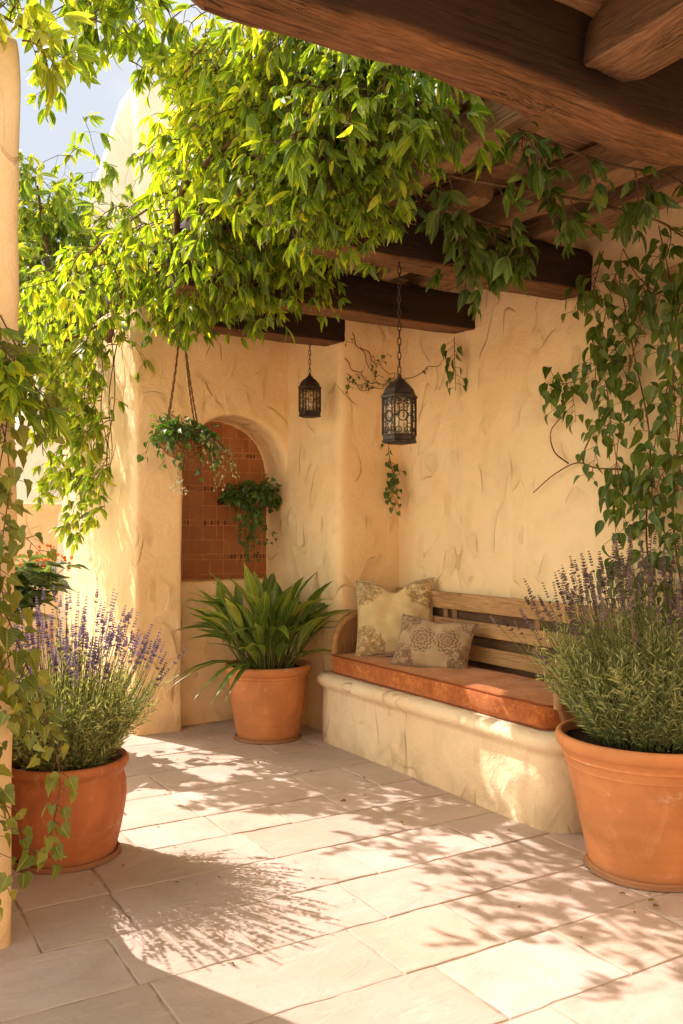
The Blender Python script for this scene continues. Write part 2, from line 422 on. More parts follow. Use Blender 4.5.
def mat_pillow(name, base, ink, medallions, corner):
    """woven cloth with block printed rosettes: object XY is the cushion's face"""
    m, nt, b = new_mat(name)
    nb = NB(nt)
    p = coords(nb)
    wob = nb.n('ShaderNodeTexNoise'); nb.l(p, wob.inputs['Vector']); wob.inputs['Scale'].default_value = 9
    sepw = nb.n('ShaderNodeSeparateXYZ'); nb.l(p, sepw.inputs[0])
    X, Y = sepw.outputs[0], sepw.outputs[1]
    wear = nb.noise(p, 24, 5, 0.7)
    cloth = nb.noise(p, 5, 4, 0.6)
    c = nb.mix(nb.smooth(cloth, 0.3, 0.7), tuple(x * 0.85 for x in base), tuple(min(1, x * 1.1) for x in base))
    total = None
    for (cx, cy, r, k) in medallions:
        dx, dy = nb.math('SUBTRACT', X, cx), nb.math('SUBTRACT', Y, cy)
        d = nb.math('SQRT', nb.math('ADD', nb.math('MULTIPLY', dx, dx), nb.math('MULTIPLY', dy, dy)))
        a = nb.math('ARCTAN2', dy, dx)
        dr = nb.math('DIVIDE', d, r)
        pet = nb.math('MULTIPLY', nb.math('COSINE', nb.math('MULTIPLY', a, float(k))), 0.5)
        rings = nb.math('SINE', nb.math('ADD', nb.math('MULTIPLY', dr, 20.0), nb.math('MULTIPLY', pet, 3.2)))
        pat = nb.math('MULTIPLY', nb.smooth(rings, -0.1, 0.3), nb.smooth(dr, 0.95, 1.02, 1.0, 0.0))
        total = pat if total is None else nb.math('MAXIMUM', total, pat)
    for (cx, cy, r) in corner:
        dx, dy = nb.math('SUBTRACT', X, cx), nb.math('SUBTRACT', Y, cy)
        d = nb.math('SQRT', nb.math('ADD', nb.math('MULTIPLY', dx, dx), nb.math('MULTIPLY', dy, dy)))
        d = nb.math('ADD', d, nb.math('MULTIPLY', nb.math('SUBTRACT', nb.noise(p, 18, 3, 0.6, 1.0), 0.5), 0.09))
        band = nb.math('MULTIPLY', nb.smooth(d, r, r * 1.06, 1.0, 0.0), nb.smooth(nb.noise(p, 30, 4, 0.6, 1.5), 0.40, 0.52))
        total = band if total is None else nb.math('MAXIMUM', total, band)
    f = nb.math('MULTIPLY', total, nb.smooth(wear, 0.3, 0.6, 0.35, 0.85))
    c = nb.mix(f, c, ink)
    weave = nb.n('ShaderNodeTexWave', wave_type='BANDS', bands_direction='X'); nb.l(p, weave.inputs['Vector']); weave.inputs['Scale'].default_value = 90
    weave2 = nb.n('ShaderNodeTexWave', wave_type='BANDS', bands_direction='Y'); nb.l(p, weave2.inputs['Vector']); weave2.inputs['Scale'].default_value = 90
    h = nb.math('ADD', weave.outputs['Fac'], weave2.outputs['Fac'])
    h = nb.math('ADD', nb.math('MULTIPLY', h, 0.10), nb.math('MULTIPLY', nb.noise(p, 9, 4, 0.6, 0.8), 1.0))
    nb.l(c, b.inputs['Base Color'])
    b.inputs['Roughness'].default_value = 0.92
    b.inputs['Specular IOR Level'].default_value = 0.1
    b.inputs['Sheen Weight'].default_value = 0.2
    nb.l(nb.bump(h, 0.6, 0.012), b.inputs['Normal'])
    return m
M['pillow_cream'] = mat_pillow('cream_printed_linen', (0.68, 0.495, 0.245), (0.25, 0.145, 0.06), [(-0.20, 0.20, 0.055, 7)], [(-0.22, 0.22, 0.13), (0.22, 0.20, 0.13), (-0.22, -0.22, 0.15), (0.20, -0.24, 0.12)])
M['pillow_taupe'] = mat_pillow('taupe_printed_linen', (0.45, 0.305, 0.17), (0.15, 0.08, 0.04), [(-0.055, 0.0, 0.088, 10), (0.115, 0.01, 0.082, 9)], [(-0.2, 0.13, 0.09), (0.23, -0.1, 0.10), (-0.2, -0.14, 0.10), (0.22, 0.16, 0.06)])

# ------------------------------------------------------------------ plant machinery
def tpl_lance(st=((0.15, 0.34), (0.40, 0.5), (0.68, 0.40), (0.88, 0.17))):
    v = [(0, 0)]
    for s, w in st: v += [(s, 0), (s, w), (s, -w)]
    v.append((1, 0))
    q, t = [], []
    t += [(0, 1, 2), (0, 3, 1)]
    k = len(st)
    for i in range(k - 1):
        a, b2 = 1 + 3 * i, 4 + 3 * i
        q += [(a, b2, b2 + 1, a + 1), (a + 2, b2 + 2, b2, a)]
    a = 1 + 3 * (k - 1); tip = 1 + 3 * k
    t += [(a, tip, a + 1), (a + 2, tip, a)]
    return np.array(v, float), np.array(q), np.array(t)

def tpl_fan(outline, centre):
    """outline: right half from base to tip (y>0); mirrored"""
    n = len(outline)
    v = [(centre, 0)] + list(outline) + [(s, -y) for (s, y) in outline[1:-1][::-1]]
    m = len(v) - 1
    t = [(0, 1 + i, 1 + (i + 1) % m) for i in range(m)]
    return np.array(v, float), np.zeros((0, 4), int), np.array(t)

TPL = {
    'lance': tpl_lance(),
    'blade': tpl_lance(((0.08, 0.12), (0.25, 0.36), (0.45, 0.5), (0.65, 0.42), (0.85, 0.2))),
    'needle': tpl_lance(((0.5, 0.5),)),
    'heart': tpl_fan([(0.06, 0), (-0.06, 0.22), (0.08, 0.44), (0.3, 0.5), (0.55, 0.36), (0.8, 0.13), (1, 0)], 0.35),
    'ovate': tpl_fan([(0.0, 0), (0.03, 0.20), (0.14, 0.42), (0.32, 0.5), (0.55, 0.40), (0.78, 0.18), (1, 0)], 0.38),
    'ivy': tpl_fan([(0.03, 0), (-0.10, 0.2), (0.0, 0.40), (0.24, 0.52), (0.38, 0.36), (0.60, 0.30), (0.78, 0.13), (1, 0)], 0.30),
    'petal': tpl_lance(((0.45, 0.5), (0.85, 0.42))),
}

class Plant:
    def __init__(s, seed):
        s.r = np.random.RandomState(seed)
        s.L = {}
        s.T = []
    def leaf(s, key, tpl, p, d, n, length, width, fold=0.25, curl=0.2, tint=0.5):
        s.L.setdefault((key, tpl), []).append((*p, *d, *n, length, width, fold, curl, tint))
    def tube(s, key, pts, r0, r1=None):
        s.T.append((key, np.asarray(pts, float), r0, r0 if r1 is None else r1))
    def foliage_mesh(s, key, name):
        V, Q, T, A = [], [], [], []
        off = 0
        for (k, tpl), rows in s.L.items():
            if k != key: continue
            tv, tq, tt = TPL[tpl]
            a = np.array(rows)
            p, d, n = a[:, 0:3], a[:, 3:6], a[:, 6:9]
            d = d / (np.linalg.norm(d, axis=1, keepdims=True) + 1e-9)
            n = n - d * (n * d).sum(1, keepdims=True)
            n = n / (np.linalg.norm(n, axis=1, keepdims=True) + 1e-9)
            sd = np.cross(d, n)
            Ln, W, fo, cu, ti = (a[:, 9 + i][:, None] for i in range(5))
            S, Y = tv[:, 0][None, :], tv[:, 1][None, :]
            up = fo * np.abs(Y) * W * 2 - cu * Ln * S ** 2
            v = p[:, None, :] + d[:, None, :] * (Ln * S * (1 - 0.25 * np.abs(cu) * S))[:, :, None] + sd[:, None, :] * (W * 2 * Y)[:, :, None] * 0.5 + n[:, None, :] * up[:, :, None]
            N, k_ = v.shape[0], v.shape[1]
            base = off + np.arange(N)[:, None, None] * k_
            V.append(v.reshape(-1, 3))
            if len(tq): Q.append((tq[None] + base).reshape(-1, 4))
            if len(tt): T.append((tt[None] + base).reshape(-1, 3))
            at = np.empty((N, k_, 3)); at[..., 0] = S; at[..., 1] = Y; at[..., 2] = np.clip(ti, 0, 1)
            A.append(at.reshape(-1, 3))
            off += N * k_
        f = []
        if Q: f.append(np.concatenate(Q))
        if T: f.append(np.concatenate(T))
        return np_mesh(name, np.concatenate(V), f, np.concatenate(A))
    def stem_mesh(s, key, name, sides=5):
        V, Q = [], []
        off = 0
        for (k, pts, r0, r1) in s.T:
            if k != key: continue
            v, q = tube_np(pts, r0, r1, sides)
            V.append(v); Q.append(q + off); off += len(v)
        return np_mesh(name, np.concatenate(V), [np.concatenate(Q)])

def tube_np(pts, r0, r1, sides=5):
    pts = np.asarray(pts, float)
    n = len(pts)
    tan = np.gradient(pts, axis=0)
    tan /= np.linalg.norm(tan, axis=1, keepdims=True) + 1e-9
    ref = np.array((0.0, 0.0, 1.0)) if abs(tan[0][2]) < 0.9 else np.array((1.0, 0, 0))
    a = np.cross(tan, ref); a /= np.linalg.norm(a, axis=1, keepdims=True) + 1e-9
    b = np.cross(tan, a)
    rad = np.linspace(r0, r1, n)[:, None, None]
    th = np.arange(sides) / sides * 2 * PI
    ring = a[:, None, :] * np.cos(th)[None, :, None] + b[:, None, :] * np.sin(th)[None, :, None]
    v = (pts[:, None, :] + ring * rad).reshape(-1, 3)
    q = []
    for i in range(n - 1):
        for j in range(sides):
            q.append((i * sides + j, i * sides + (j + 1) % sides, (i + 1) * sides + (j + 1) % sides, (i + 1) * sides + j))
    return v, np.array(q)

def curve(p0, d, length, n, droop=0.0, wander=0.1, r=None):
    """polyline that starts at p0 along d, bends down by droop and wanders"""
    r = r or rng
    pts = [np.asarray(p0, float)]
    d = unit(d)
    st = length / n
    for i in range(n):
        d = unit(d + r.normal(0, wander, 3) + np.array((0, 0, -droop / n)))
        pts.append(pts[-1] + d * st)
    return np.array(pts)

def path(pts, n=8):
    """smooth Catmull-Rom through control points"""
    P = np.asarray(pts, float)
    P = np.vstack([2 * P[0] - P[1], P, 2 * P[-1] - P[-2]])
    out = []
    for i in range(1, len(P) - 2):
        for t in np.arange(n) / n:
            a, b, c, d = P[i - 1], P[i], P[i + 1], P[i + 2]
            out.append(0.5 * (2 * b + (c - a) * t + (2 * a - 5 * b + 4 * c - d) * t * t + (3 * b - 3 * c + d - a) * t ** 3))
    out.append(P[-2])
    return np.array(out)

def palmate(pl, key, p, d, size, tint, k=6, width=0.29, spread=0.95, droop=0.75, tpl='lance'):
    """a fan of drooping leaflets at the end of a petiole"""
    r = pl.r
    n0 = unit(UP + r.normal(0, 0.45, 3))
    sd = unit(np.cross(d, n0))
    for i in range(k):
        a = (i / (k - 1) - 0.5) * 2 * spread if k > 1 else 0
        dd = d * math.cos(a) + sd * math.sin(a)
        dd = unit(dd + np.array((0, 0, -droop * (0.7 + 0.6 * r.rand()))) + r.normal(0, 0.22, 3))
        L = size * (1 - 0.28 * abs(a)) * (0.7 + 0.55 * r.rand())
        nn = unit(n0 + r.normal(0, 0.45, 3))
        pl.leaf(key, tpl, p, dd, nn, L, L * width * (0.85 + 0.3 * r.rand()), 0.22, 0.08 + 0.4 * r.rand(), tint + r.normal(0, 0.22))

def spray(pl, key, skey, p0, d, length, nodes, size, tint, droop=1.0, k=6, width=0.29, stem_r=0.004, ldroop=0.75, wander=0.12):
    """a hanging shoot with palmate leaves along it"""
    r = pl.r
    pts = curve(p0, d, length, max(4, nodes), droop, wander, r)
    pl.tube(skey, pts, stem_r, stem_r * 0.4)
    for i in range(1, len(pts)):
        t = unit(pts[i] - pts[i - 1])
        for _ in range(2 if r.rand() < 0.4 else 1):
            out = unit(np.cross(t, r.normal(0, 1, 3)))
            dd = unit(out + 0.5 * t + np.array((0, 0, -0.1)))
            pet = size * (0.3 + 0.4 * r.rand())
            q = pts[i] + dd * pet
            pl.tube(skey, [pts[i], (pts[i] + q) / 2 + np.array((0, 0, 0.01)), q], 0.002, 0.0013)
            palmate(pl, key, q, dd, size * (0.6 + 0.75 * r.rand()), tint + r.normal(0, 0.1), k if r.rand() < 0.7 else k - 2, width, droop=ldroop)

def trailing(pl, key, skey, pts, tpl, every, size, tint, width=0.8, stem_r=0.003, outv=None, spread=0.6, droop=0.6, petl=0.5):
    """leaves set alternately along a given stem; outv pushes leaves away from a wall"""
    r = pl.r
    pts = np.asarray(pts, float)
    pl.tube(skey, pts, stem_r, stem_r * 0.5)
    seg = np.linalg.norm(np.diff(pts, axis=0), axis=1)
    tot = seg.sum(); cum = np.concatenate([[0], np.cumsum(seg)])
    x = every * r.rand(); side = 1
    while x < tot:
        i = min(len(seg) - 1, np.searchsorted(cum, x) - 1 if x > 0 else 0)
        i = max(i, 0)
        f = (x - cum[i]) / (seg[i] + 1e-9)
        p = pts[i] * (1 - f) + pts[i + 1] * f
        t = unit(pts[i + 1] - pts[i])
        o = r.normal(0, 1, 3) if outv is None else np.asarray(outv) + r.normal(0, 0.55, 3)
        lat = unit(np.cross(t, o)) * side
        side = -side
        dd = unit(lat * spread + unit(o) * 0.5 + t * 0.3 + np.array((0, 0, -0.15)))
        q = p + dd * size * petl * (0.6 + 0.8 * r.rand())
        pl.tube(skey, [p, q], 0.0016, 0.0011)
        ld = unit(dd * 0.6 + np.array((0, 0, -droop)) + r.normal(0, 0.25, 3))
        nn = unit(unit(o) + np.array((0, 0, 0.5)) + r.normal(0, 0.42, 3))
        L = size * (0.65 + 0.6 * r.rand()) * (1 - 0.35 * x / tot)
        pl.leaf(key, tpl, q, ld, nn, L, L * width * (0.8 + 0.4 * r.rand()), 0.15 + 0.25 * r.rand(), 0.05 + 0.4 * r.rand(), tint + r.normal(0, 0.2))
        x += every * (0.6 + 0.8 * r.rand())

def build_plant(pl, root, parts):
    """parts: (object name, 'leaf'|'stem', key, material)"""
    o = None
    for (name, what, key, mat) in parts:
        me = pl.foliage_mesh(key, name) if what == 'leaf' else pl.stem_mesh(key, name)
        o = link(name, me, mat, root)
        if tuple(root.location) != (0, 0, 0):
            o.location = -Vector(root.location)       # the mesh is laid out in place
    return o

# ------------------------------------------------------------------ walls
CLOUD = bpy.data.textures.new('plaster_swell', 'CLOUDS'); CLOUD.noise_scale = 0.55; CLOUD.noise_depth = 2
def plaster(name, boxes, cuts, mat, voxel=0.03, smooth=8, swell=0.03, parent=None):
    """union of boxes minus cuts, remeshed and rubbed soft like hand laid plaster; boxes are ((x0,y0,z0),(x1,y1,z1))"""
    bm = bmesh.new()
    for a, b in boxes: add_box(bm, a, b)
    o = from_bm(name, bm, mat, parent, True)
    if cuts:
        cb = bmesh.new()
        for c in cuts: c(cb)
        cme = bpy.data.meshes.new('cut'); cb.normal_update(); cb.to_mesh(cme); cb.free()
        co = bpy.data.objects.new('cut', cme); COL.objects.link(co)
        md = o.modifiers.new('open', 'BOOLEAN'); md.object = co; md.operation = 'DIFFERENCE'; md.solver = 'EXACT'
    rm = o.modifiers.new('soften', 'REMESH'); rm.mode = 'VOXEL'; rm.voxel_size = voxel; rm.use_smooth_shade = True
    sm = o.modifiers.new('rub', 'SMOOTH'); sm.iterations = smooth; sm.factor = 0.5
    dp = o.modifiers.new('swell', 'DISPLACE'); dp.texture = CLOUD; dp.strength = swell; dp.mid_level = 0.5; dp.texture_coords = 'GLOBAL'
    bpy.context.view_layer.update()
    dg = bpy.context.evaluated_depsgraph_get()
    me = bpy.data.meshes.new_from_object(o.evaluated_get(dg))
    o.modifiers.clear()
    old = o.data; o.data = me
    me.materials.clear(); me.materials.append(mat)
    me.polygons.foreach_set('use_smooth', [True] * len(me.polygons))
    bpy.data.meshes.remove(old)
    if cuts: bpy.data.objects.remove(co)
    return o

def add_box(bm, a, b):
    x0, y0, z0 = a; x1, y1, z1 = b
    vs = [bm.verts.new(v) for v in ((x0, y0, z0), (x1, y0, z0), (x1, y1, z0), (x0, y1, z0), (x0, y0, z1), (x1, y0, z1), (x1, y1, z1), (x0, y1, z1))]
    for f in ((0, 3, 2, 1), (4, 5, 6, 7), (0, 1, 5, 4), (1, 2, 6, 5), (2, 3, 7, 6), (3, 0, 4, 7)):
        bm.faces.new([vs[i] for i in f])

NX0, NX1 = 2.437, 3.36      # niche opening
ACX, ACR, SPR = 2.885, 0.447, 1.985
def arch_cut(bm):
    prof = [(NX0, -0.2), (NX1, -0.2)]
    prof = [(ACX + ACR, -0.2)]
    for i in range(25):
        a = i / 24 * PI
        prof.append((ACX + ACR * math.cos(a), SPR + ACR * math.sin(a)))
    prof.append((ACX - ACR, -0.2))
    f = [bm.verts.new((x, 6.2, z)) for x, z in prof]
    k = [bm.verts.new((x, 6.86, z)) for x, z in prof]
    bm.faces.new(f); bm.faces.new(k[::-1])
    n = len(prof)
    for i in range(n):
        bm.faces.new((f[i], k[i], k[(i + 1) % n], f[(i + 1) % n]))

niche_wall = plaster('niche_wall', [((2.065, 6.45, -0.1), (3.6, 8.7, 3.3))], [arch_cut], M['stucco'])
tag(niche_wall, 'ochre plastered wall block with the round arched tiled niche', 'wall', kind='thing')
corner_pier = plaster('corner_pier', [((3.335, 5.62, -0.1), (4.3, 8.75, 3.36))], [], M['stucco'])
tag(corner_pier, 'plain ochre plastered pier projecting between the arched niche and the bench', 'wall', kind='thing')
bench_wall = plaster('bench_wall', [((3.86, -1.2, -0.1), (4.2, 5.8, 3.4))], [], M['stucco'], voxel=0.035)
tag(bench_wall, 'long trowelled ochre plaster wall behind the wooden bench back', 'wall', kind='thing')
left_pier = plaster('left_pier', [((-0.3, 3.42, -0.1), (0.64, 3.96, 3.36)), ((-0.3, 3.9, -0.1), (0.62, 4.85, 1.0))], [], M['stucco'])  # low second box: unseen stub added to shade the floor by the pot
for v in left_pier.data.vertices:                                # a slight outward lean at the head
    v.co.x += 0.03 * max(0, min(1, (v.co.z - 0.4) / 2.2))
tag(left_pier, 'pale plastered wall end cut by the left edge of the photo', 'wall', kind='thing')
garden_wall = plaster('garden_wall', [((0.2, 9.6, -0.1), (2.25, 9.9, 1.74)), ((0.2, 9.55, 1.74), (2.3, 9.95, 1.82))], [], M['stucco_pale'], voxel=0.04, smooth=4)
tag(garden_wall, 'low shaded garden wall with a pale coping beyond the passage', 'wall', kind='thing')
tower_bm_boxes = [((3.73, 11.5, 0.0), (7.0, 12.4, 7.6))]
tower = plaster('rooftop_tower', tower_bm_boxes, [], M['stucco_white'], voxel=0.07, smooth=3)
for v in tower.data.vertices:
    if v.co.x < 5: v.co.x -= 0.42 * max(0, (7.6 - v.co.z) / 1.4) if v.co.y > 11.9 else 0.0
tag(tower, 'cream upper storey with a sloping side rising above the leaves against the sky', 'building', kind='thing')

bounce_wall = plaster('bounce_wall', [((-5.0, -4.6, -0.1), (5.0, -4.2, 4.4))], [], M['stucco'], voxel=0.08, smooth=3)  # added out of view to bounce warm sunlight into the shaded corner
tag(bounce_wall, 'added ochre wall out of view behind the camera, bouncing warm sunlight', 'wall', kind='thing')

# niche fittings are parts of the niche wall
ledge = plaster('niche_ledge', [((2.36, 6.62, -0.1), (3.42, 6.95, 1.125))], [], M['stucco'], smooth=4, swell=0.015)
ledge.parent = niche_wall
def tile_panel():
    V, Q, A = [], [], []
    def tile(x0, x1, z0, z1, t, y):
        g = 0.0034
        i = len(V)
        e = 0.0015
        V.extend([(x0 + g, y + e, z0 + g), (x1 - g, y + e, z0 + g), (x1 - g, y + e, z1 - g), (x0 + g, y + e, z1 - g),
                  (x0 + g + e, y - e, z0 + g + e), (x1 - g - e, y - e, z0 + g + e), (x1 - g - e, y - e, z1 - g - e), (x0 + g + e, y - e, z1 - g - e)])
        Q.extend([(i + 4, i + 5, i + 6, i + 7), (i, i + 1, i + 5, i + 4), (i + 1, i + 2, i + 6, i + 5), (i + 2, i + 3, i + 7, i + 6), (i + 3, i, i + 4, i + 7)])
        A.extend([(0, 0, t)] * 8)
    r = random.Random(4)
    z = 1.05
    row = 0
    big = 0.118
    while z < 2.46:
        small_row = row % 3 == 2
        hgt = 0.045 if small_row else big
        x = 2.40
        while x < 3.37:
            if small_row:
                k = r.random() < 0.6
                w = big
                if k:
                    for j in range(4): tile(x + j * w / 4, x + (j + 1) * w / 4, z, z + hgt, r.uniform(0.05, 0.45) if r.random() < 0.7 else 0.65, 6.828)
                else:
                    tile(x, x + w, z, z + hgt, r.uniform(0.5, 0.85), 6.828)
            else:
                w = big * (1 if r.random() < 0.7 else 0.5)
                if r.random() < 0.05:
                    for a in range(2):
                        for c in range(2): tile(x + a * w / 2, x + (a + 1) * w / 2, z + c * hgt / 2, z + (c + 1) * hgt / 2, r.uniform(0.05, 0.7), 6.828)
                else:
                    tile(x, x + w, z, z + hgt, r.uniform(0.42, 0.9), 6.828)
            x += w
        z += hgt; row += 1
    me = np_mesh('tile_panel', np.array(V), [np.array(Q)], np.array(A), smooth=False)
    return link('tile_panel', me, M['tile'], niche_wall)
tile_panel()
bm = bmesh.new(); add_box(bm, (2.38, 6.829, 1.0), (3.40, 6.90, 2.50))
from_bm('tile_grout', bm, M['tile_grout'], niche_wall, False)

# ------------------------------------------------------------------ ground and paving
bm = bmesh.new()
vs = [bm.verts.new(v) for v in ((-400, -400, -0.05), (400, -400, -0.05), (400, 400, -0.05), (-400, 400, -0.05))]
bm.faces.new(vs)
tag(from_bm('ground', bm, M['ground'], None, False), kind='structure')

def paving():
    r = random.Random(21)
    V, F, A = [], [], []
    y = -3.0
    def edge(a, b, n, amp):
        out = []
        for i in range(n):
            t = i / n
            q = a.lerp(b, t)
            if 0 < i: q += Vector((r.uniform(-amp, amp), r.uniform(-amp, amp), 0))
            out.append(q)
        return out
    while y < 10:
        h = r.choice((0.28, 0.34, 0.40, 0.48))
        x = -4.0 - r.random()
        while x < 4.0:
            w = r.choice((0.36, 0.46, 0.55, 0.64, 0.78))
            g = 0.0042
            a, b, c, d = Vector((x + g, y + g, 0)), Vector((x + w - g, y + g, 0)), Vector((x + w - g, y + h - g, 0)), Vector((x + g, y + h - g, 0))
            n1, n2 = max(4, int(w / 0.06)), max(3, int(h / 0.06))
            ring = edge(a, b, n1, 0.0055) + edge(b, c, n2, 0.0055) + edge(c, d, n1, 0.0055) + edge(d, a, n2, 0.0055)
            cen = Vector((x + w / 2, y + h / 2, 0))
            base = r.uniform(-0.0014, 0.0014); tx, ty = r.uniform(-0.003, 0.003), r.uniform(-0.004, 0.004)
            t = r.random()
            cen_j = r.uniform(-0.012, 0.012)
            for q in ring:
                if abs(q.y - y) > 0.03 and abs(q.y - y - h) > 0.03: q.x += cen_j * 0.4
            i0 = len(V); m = len(ring)
            for lvl, (ins, dz) in enumerate(((0.0, -0.04), (0.0, -0.005), (0.002, -0.0012), (0.006, 0.0))):
                for q in ring:
                    dv = cen - q
                    e = Vector((math.copysign(min(abs(dv.x), ins), dv.x), math.copysign(min(abs(dv.y), ins), dv.y), 0))
                    s = q + e
                    V.append((s.x, s.y, base + dz + tx * (s.x - cen.x) + ty * (s.y - cen.y)))
                    A.append((0, 0, t))
            for lvl in range(3):
                for i in range(m):
                    j = (i + 1) % m
                    F.append((i0 + lvl * m + i, i0 + lvl * m + j, i0 + (lvl + 1) * m + j, i0 + (lvl + 1) * m + i))
            F.append(tuple(i0 + 3 * m + i for i in range(m)))
            x += w
        y += h
    me = bpy.data.meshes.new('patio_paving')
    me.from_pydata(V, [], F)
    at = me.attributes.new('lc', 'FLOAT_VECTOR', 'POINT')
    at.data.foreach_set('vector', np.array(A, dtype=np.float32).ravel())
    o = link('patio_paving', me, M['paving'])
    tag(o, kind='structure')
paving()
bm = bmesh.new()
vs = [bm.verts.new(v) for v in ((-5.2, -3.05, -0.0052), (4.9, -3.05, -0.0052), (4.9, 10.2, -0.0052), (-5.2, 10.2, -0.0052))]
bm.faces.new(vs)
tag(from_bm('patio_joints', bm, M['grout'], None, False), kind='structure')

# ------------------------------------------------------------------ pergola
pergola = thing('pergola', 'rough dark timber pergola of heavy beams and boards over the bench corner', 'pergola', (3.0, 4.0, 0))
def beam(name, a, b, w, h, axis, mat=None, seed=0, rough=1.0, parent=pergola, taper_end=True):
    """hand hewn timber from a to b (points on the centre of the underside), axis 0=x 1=y"""
    a, b = Vector(a), Vector(b)
    L = (b - a).length
    n = max(6, int(L / 0.07))
    prof = []
    k = 6
    c = 0.013
    for (sx, sz) in ((-1, 0), (1, 0), (1, 1), (-1, 1)):
        pass
    per = []
    m = 5
    for i in range(m): per.append((-w / 2 + c + (w - 2 * c) * i / (m - 1), 0.0))
    for i in range(m): per.append((w / 2, c + (h - 2 * c) * i / (m - 1)))
    for i in range(m): per.append((w / 2 - c - (w - 2 * c) * i / (m - 1), h))
    for i in range(m): per.append((-w / 2, h - c - (h - 2 * c) * i / (m - 1)))
    V, Q = [], []
    P = len(per)
    for s in range(n + 1):
        t = s / n
        x = L * t
        e = 1.0
        if taper_end: e = 1 - 0.16 * max(0, 1 - min(t, 1 - t) * L / 0.05)
        for j, (py, pz) in enumerate(per):
            q = Vector((x * 1.1 + seed * 7.3, py * 5 + seed, pz * 5 - seed))
            d = noise.noise(q * 1.3) * 0.014 * rough + noise.noise(q * 4.1) * 0.006 * rough + abs(noise.noise(Vector((x * 2.2, py * 22 + seed, pz * 22)))) * -0.008
            ny, nz = py / (w / 2), (pz - h / 2) / (h / 2)
            wav = noise.noise(Vector((x * 0.8 + seed * 3.1, seed, 0))) * 0.02 * rough
            V.append((x, (py * e) + ny * d, (h / 2 + (pz - h / 2) * e) + nz * d + wav))
    for s in range(n):
        for j in range(P):
            Q.append((s * P + j, (s + 1) * P + j, (s + 1) * P + (j + 1) % P, s * P + (j + 1) % P))
    me = bpy.data.meshes.new(name)
    F = Q + [tuple(range(P)), tuple(n * P + j for j in reversed(range(P)))]
    me.from_pydata(V, [], F)
    bmx = bmesh.new(); bmx.from_mesh(me); bmesh.ops.recalc_face_normals(bmx, faces=bmx.faces); bmx.to_mesh(me); bmx.free()
    me.polygons.foreach_set('use_smooth', [len(p.vertices) == 4 for p in me.polygons])
    o = link(name, me, mat or M['beam_wood'], parent)
    o.location = a - (Vector(parent.location) if parent else Vector())
    if axis == 1: o.rotation_euler = (0, 0, PI / 2)
    return o

ZB = 2.88
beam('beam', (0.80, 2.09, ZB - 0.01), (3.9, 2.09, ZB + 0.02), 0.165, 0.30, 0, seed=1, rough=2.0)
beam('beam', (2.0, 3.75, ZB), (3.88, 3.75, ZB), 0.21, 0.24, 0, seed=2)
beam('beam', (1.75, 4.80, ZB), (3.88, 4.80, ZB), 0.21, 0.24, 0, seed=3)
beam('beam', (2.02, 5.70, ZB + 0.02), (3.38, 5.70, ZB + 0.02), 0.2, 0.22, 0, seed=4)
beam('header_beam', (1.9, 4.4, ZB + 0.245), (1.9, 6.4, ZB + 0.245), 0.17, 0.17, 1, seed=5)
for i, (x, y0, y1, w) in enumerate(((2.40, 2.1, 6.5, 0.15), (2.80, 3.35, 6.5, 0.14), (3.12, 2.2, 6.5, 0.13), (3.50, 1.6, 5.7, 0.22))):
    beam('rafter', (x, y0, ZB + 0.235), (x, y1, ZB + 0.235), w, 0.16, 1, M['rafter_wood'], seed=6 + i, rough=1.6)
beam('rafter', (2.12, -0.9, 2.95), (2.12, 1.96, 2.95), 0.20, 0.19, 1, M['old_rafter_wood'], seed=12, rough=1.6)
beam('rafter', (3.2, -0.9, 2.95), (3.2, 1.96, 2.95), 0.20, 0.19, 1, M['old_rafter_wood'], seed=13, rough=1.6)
def ceiling():
    V, F = [], []
    r = random.Random(5)
    y = -1.1
    while y < 6.6:
        w = r.uniform(0.15, 0.2)
        x0 = 2.28 + r.uniform(-0.08, 0.08)
        if y < 1.9: x0 = 1.1
        z = 3.30 + r.uniform(0, 0.006)
        if y < 1.9: z -= 0.15
        i = len(V)
        g = 0.003
        for (xx, yy, zz) in ((x0, y + g, z), (4.25, y + g, z), (4.25, y + w - g, z), (x0, y + w - g, z)):
            V.append((xx, yy, zz))
        for k in range(4): V.append((V[i + k][0], V[i + k][1], V[i + k][2] + 0.028))
        F += [(i, i + 3, i + 2, i + 1), (i + 4, i + 5, i + 6, i + 7), (i, i + 1, i + 5, i + 4), (i + 1, i + 2, i + 6, i + 5), (i + 2, i + 3, i + 7, i + 6), (i + 3, i, i + 4, i + 7)]
        y += w
    me = bpy.data.meshes.new('board_ceiling')
    me.from_pydata(V, [], F)
    o = link('board_ceiling', me, M['board_wood'], pergola)
    o.location = -Vector(pergola.location)
ceiling()

# ------------------------------------------------------------------ pots
def lathe(name, prof, mat, parent, seg=72, wob=0.004, loc=None, seed=0):
    V, Q = [], []
    n = len(prof)
    for i, (r, z) in enumerate(prof):
        for j in range(seg):
            a = j / seg * 2 * PI
            d = noise.noise(Vector((math.cos(a) * 1.2 + seed, math.sin(a) * 1.2, z * 2.5))) * wob if r > 0.01 else 0
            V.append(((r + d) * math.cos(a), (r + d) * math.sin(a), z))
    for i in range(n - 1):
        for j in range(seg):
            Q.append((i * seg + j, i * seg + (j + 1) % seg, (i + 1) * seg + (j + 1) % seg, (i + 1) * seg + j))
    me = np_mesh(name, np.array(V), [np.array(Q)])
    return link(name, me, mat, parent, loc)

def smooth_prof(ctrl, n=6):
    return [(max(p[0], 0.0001), p[1]) for p in path([(r, z, 0) for r, z in ctrl], n)]

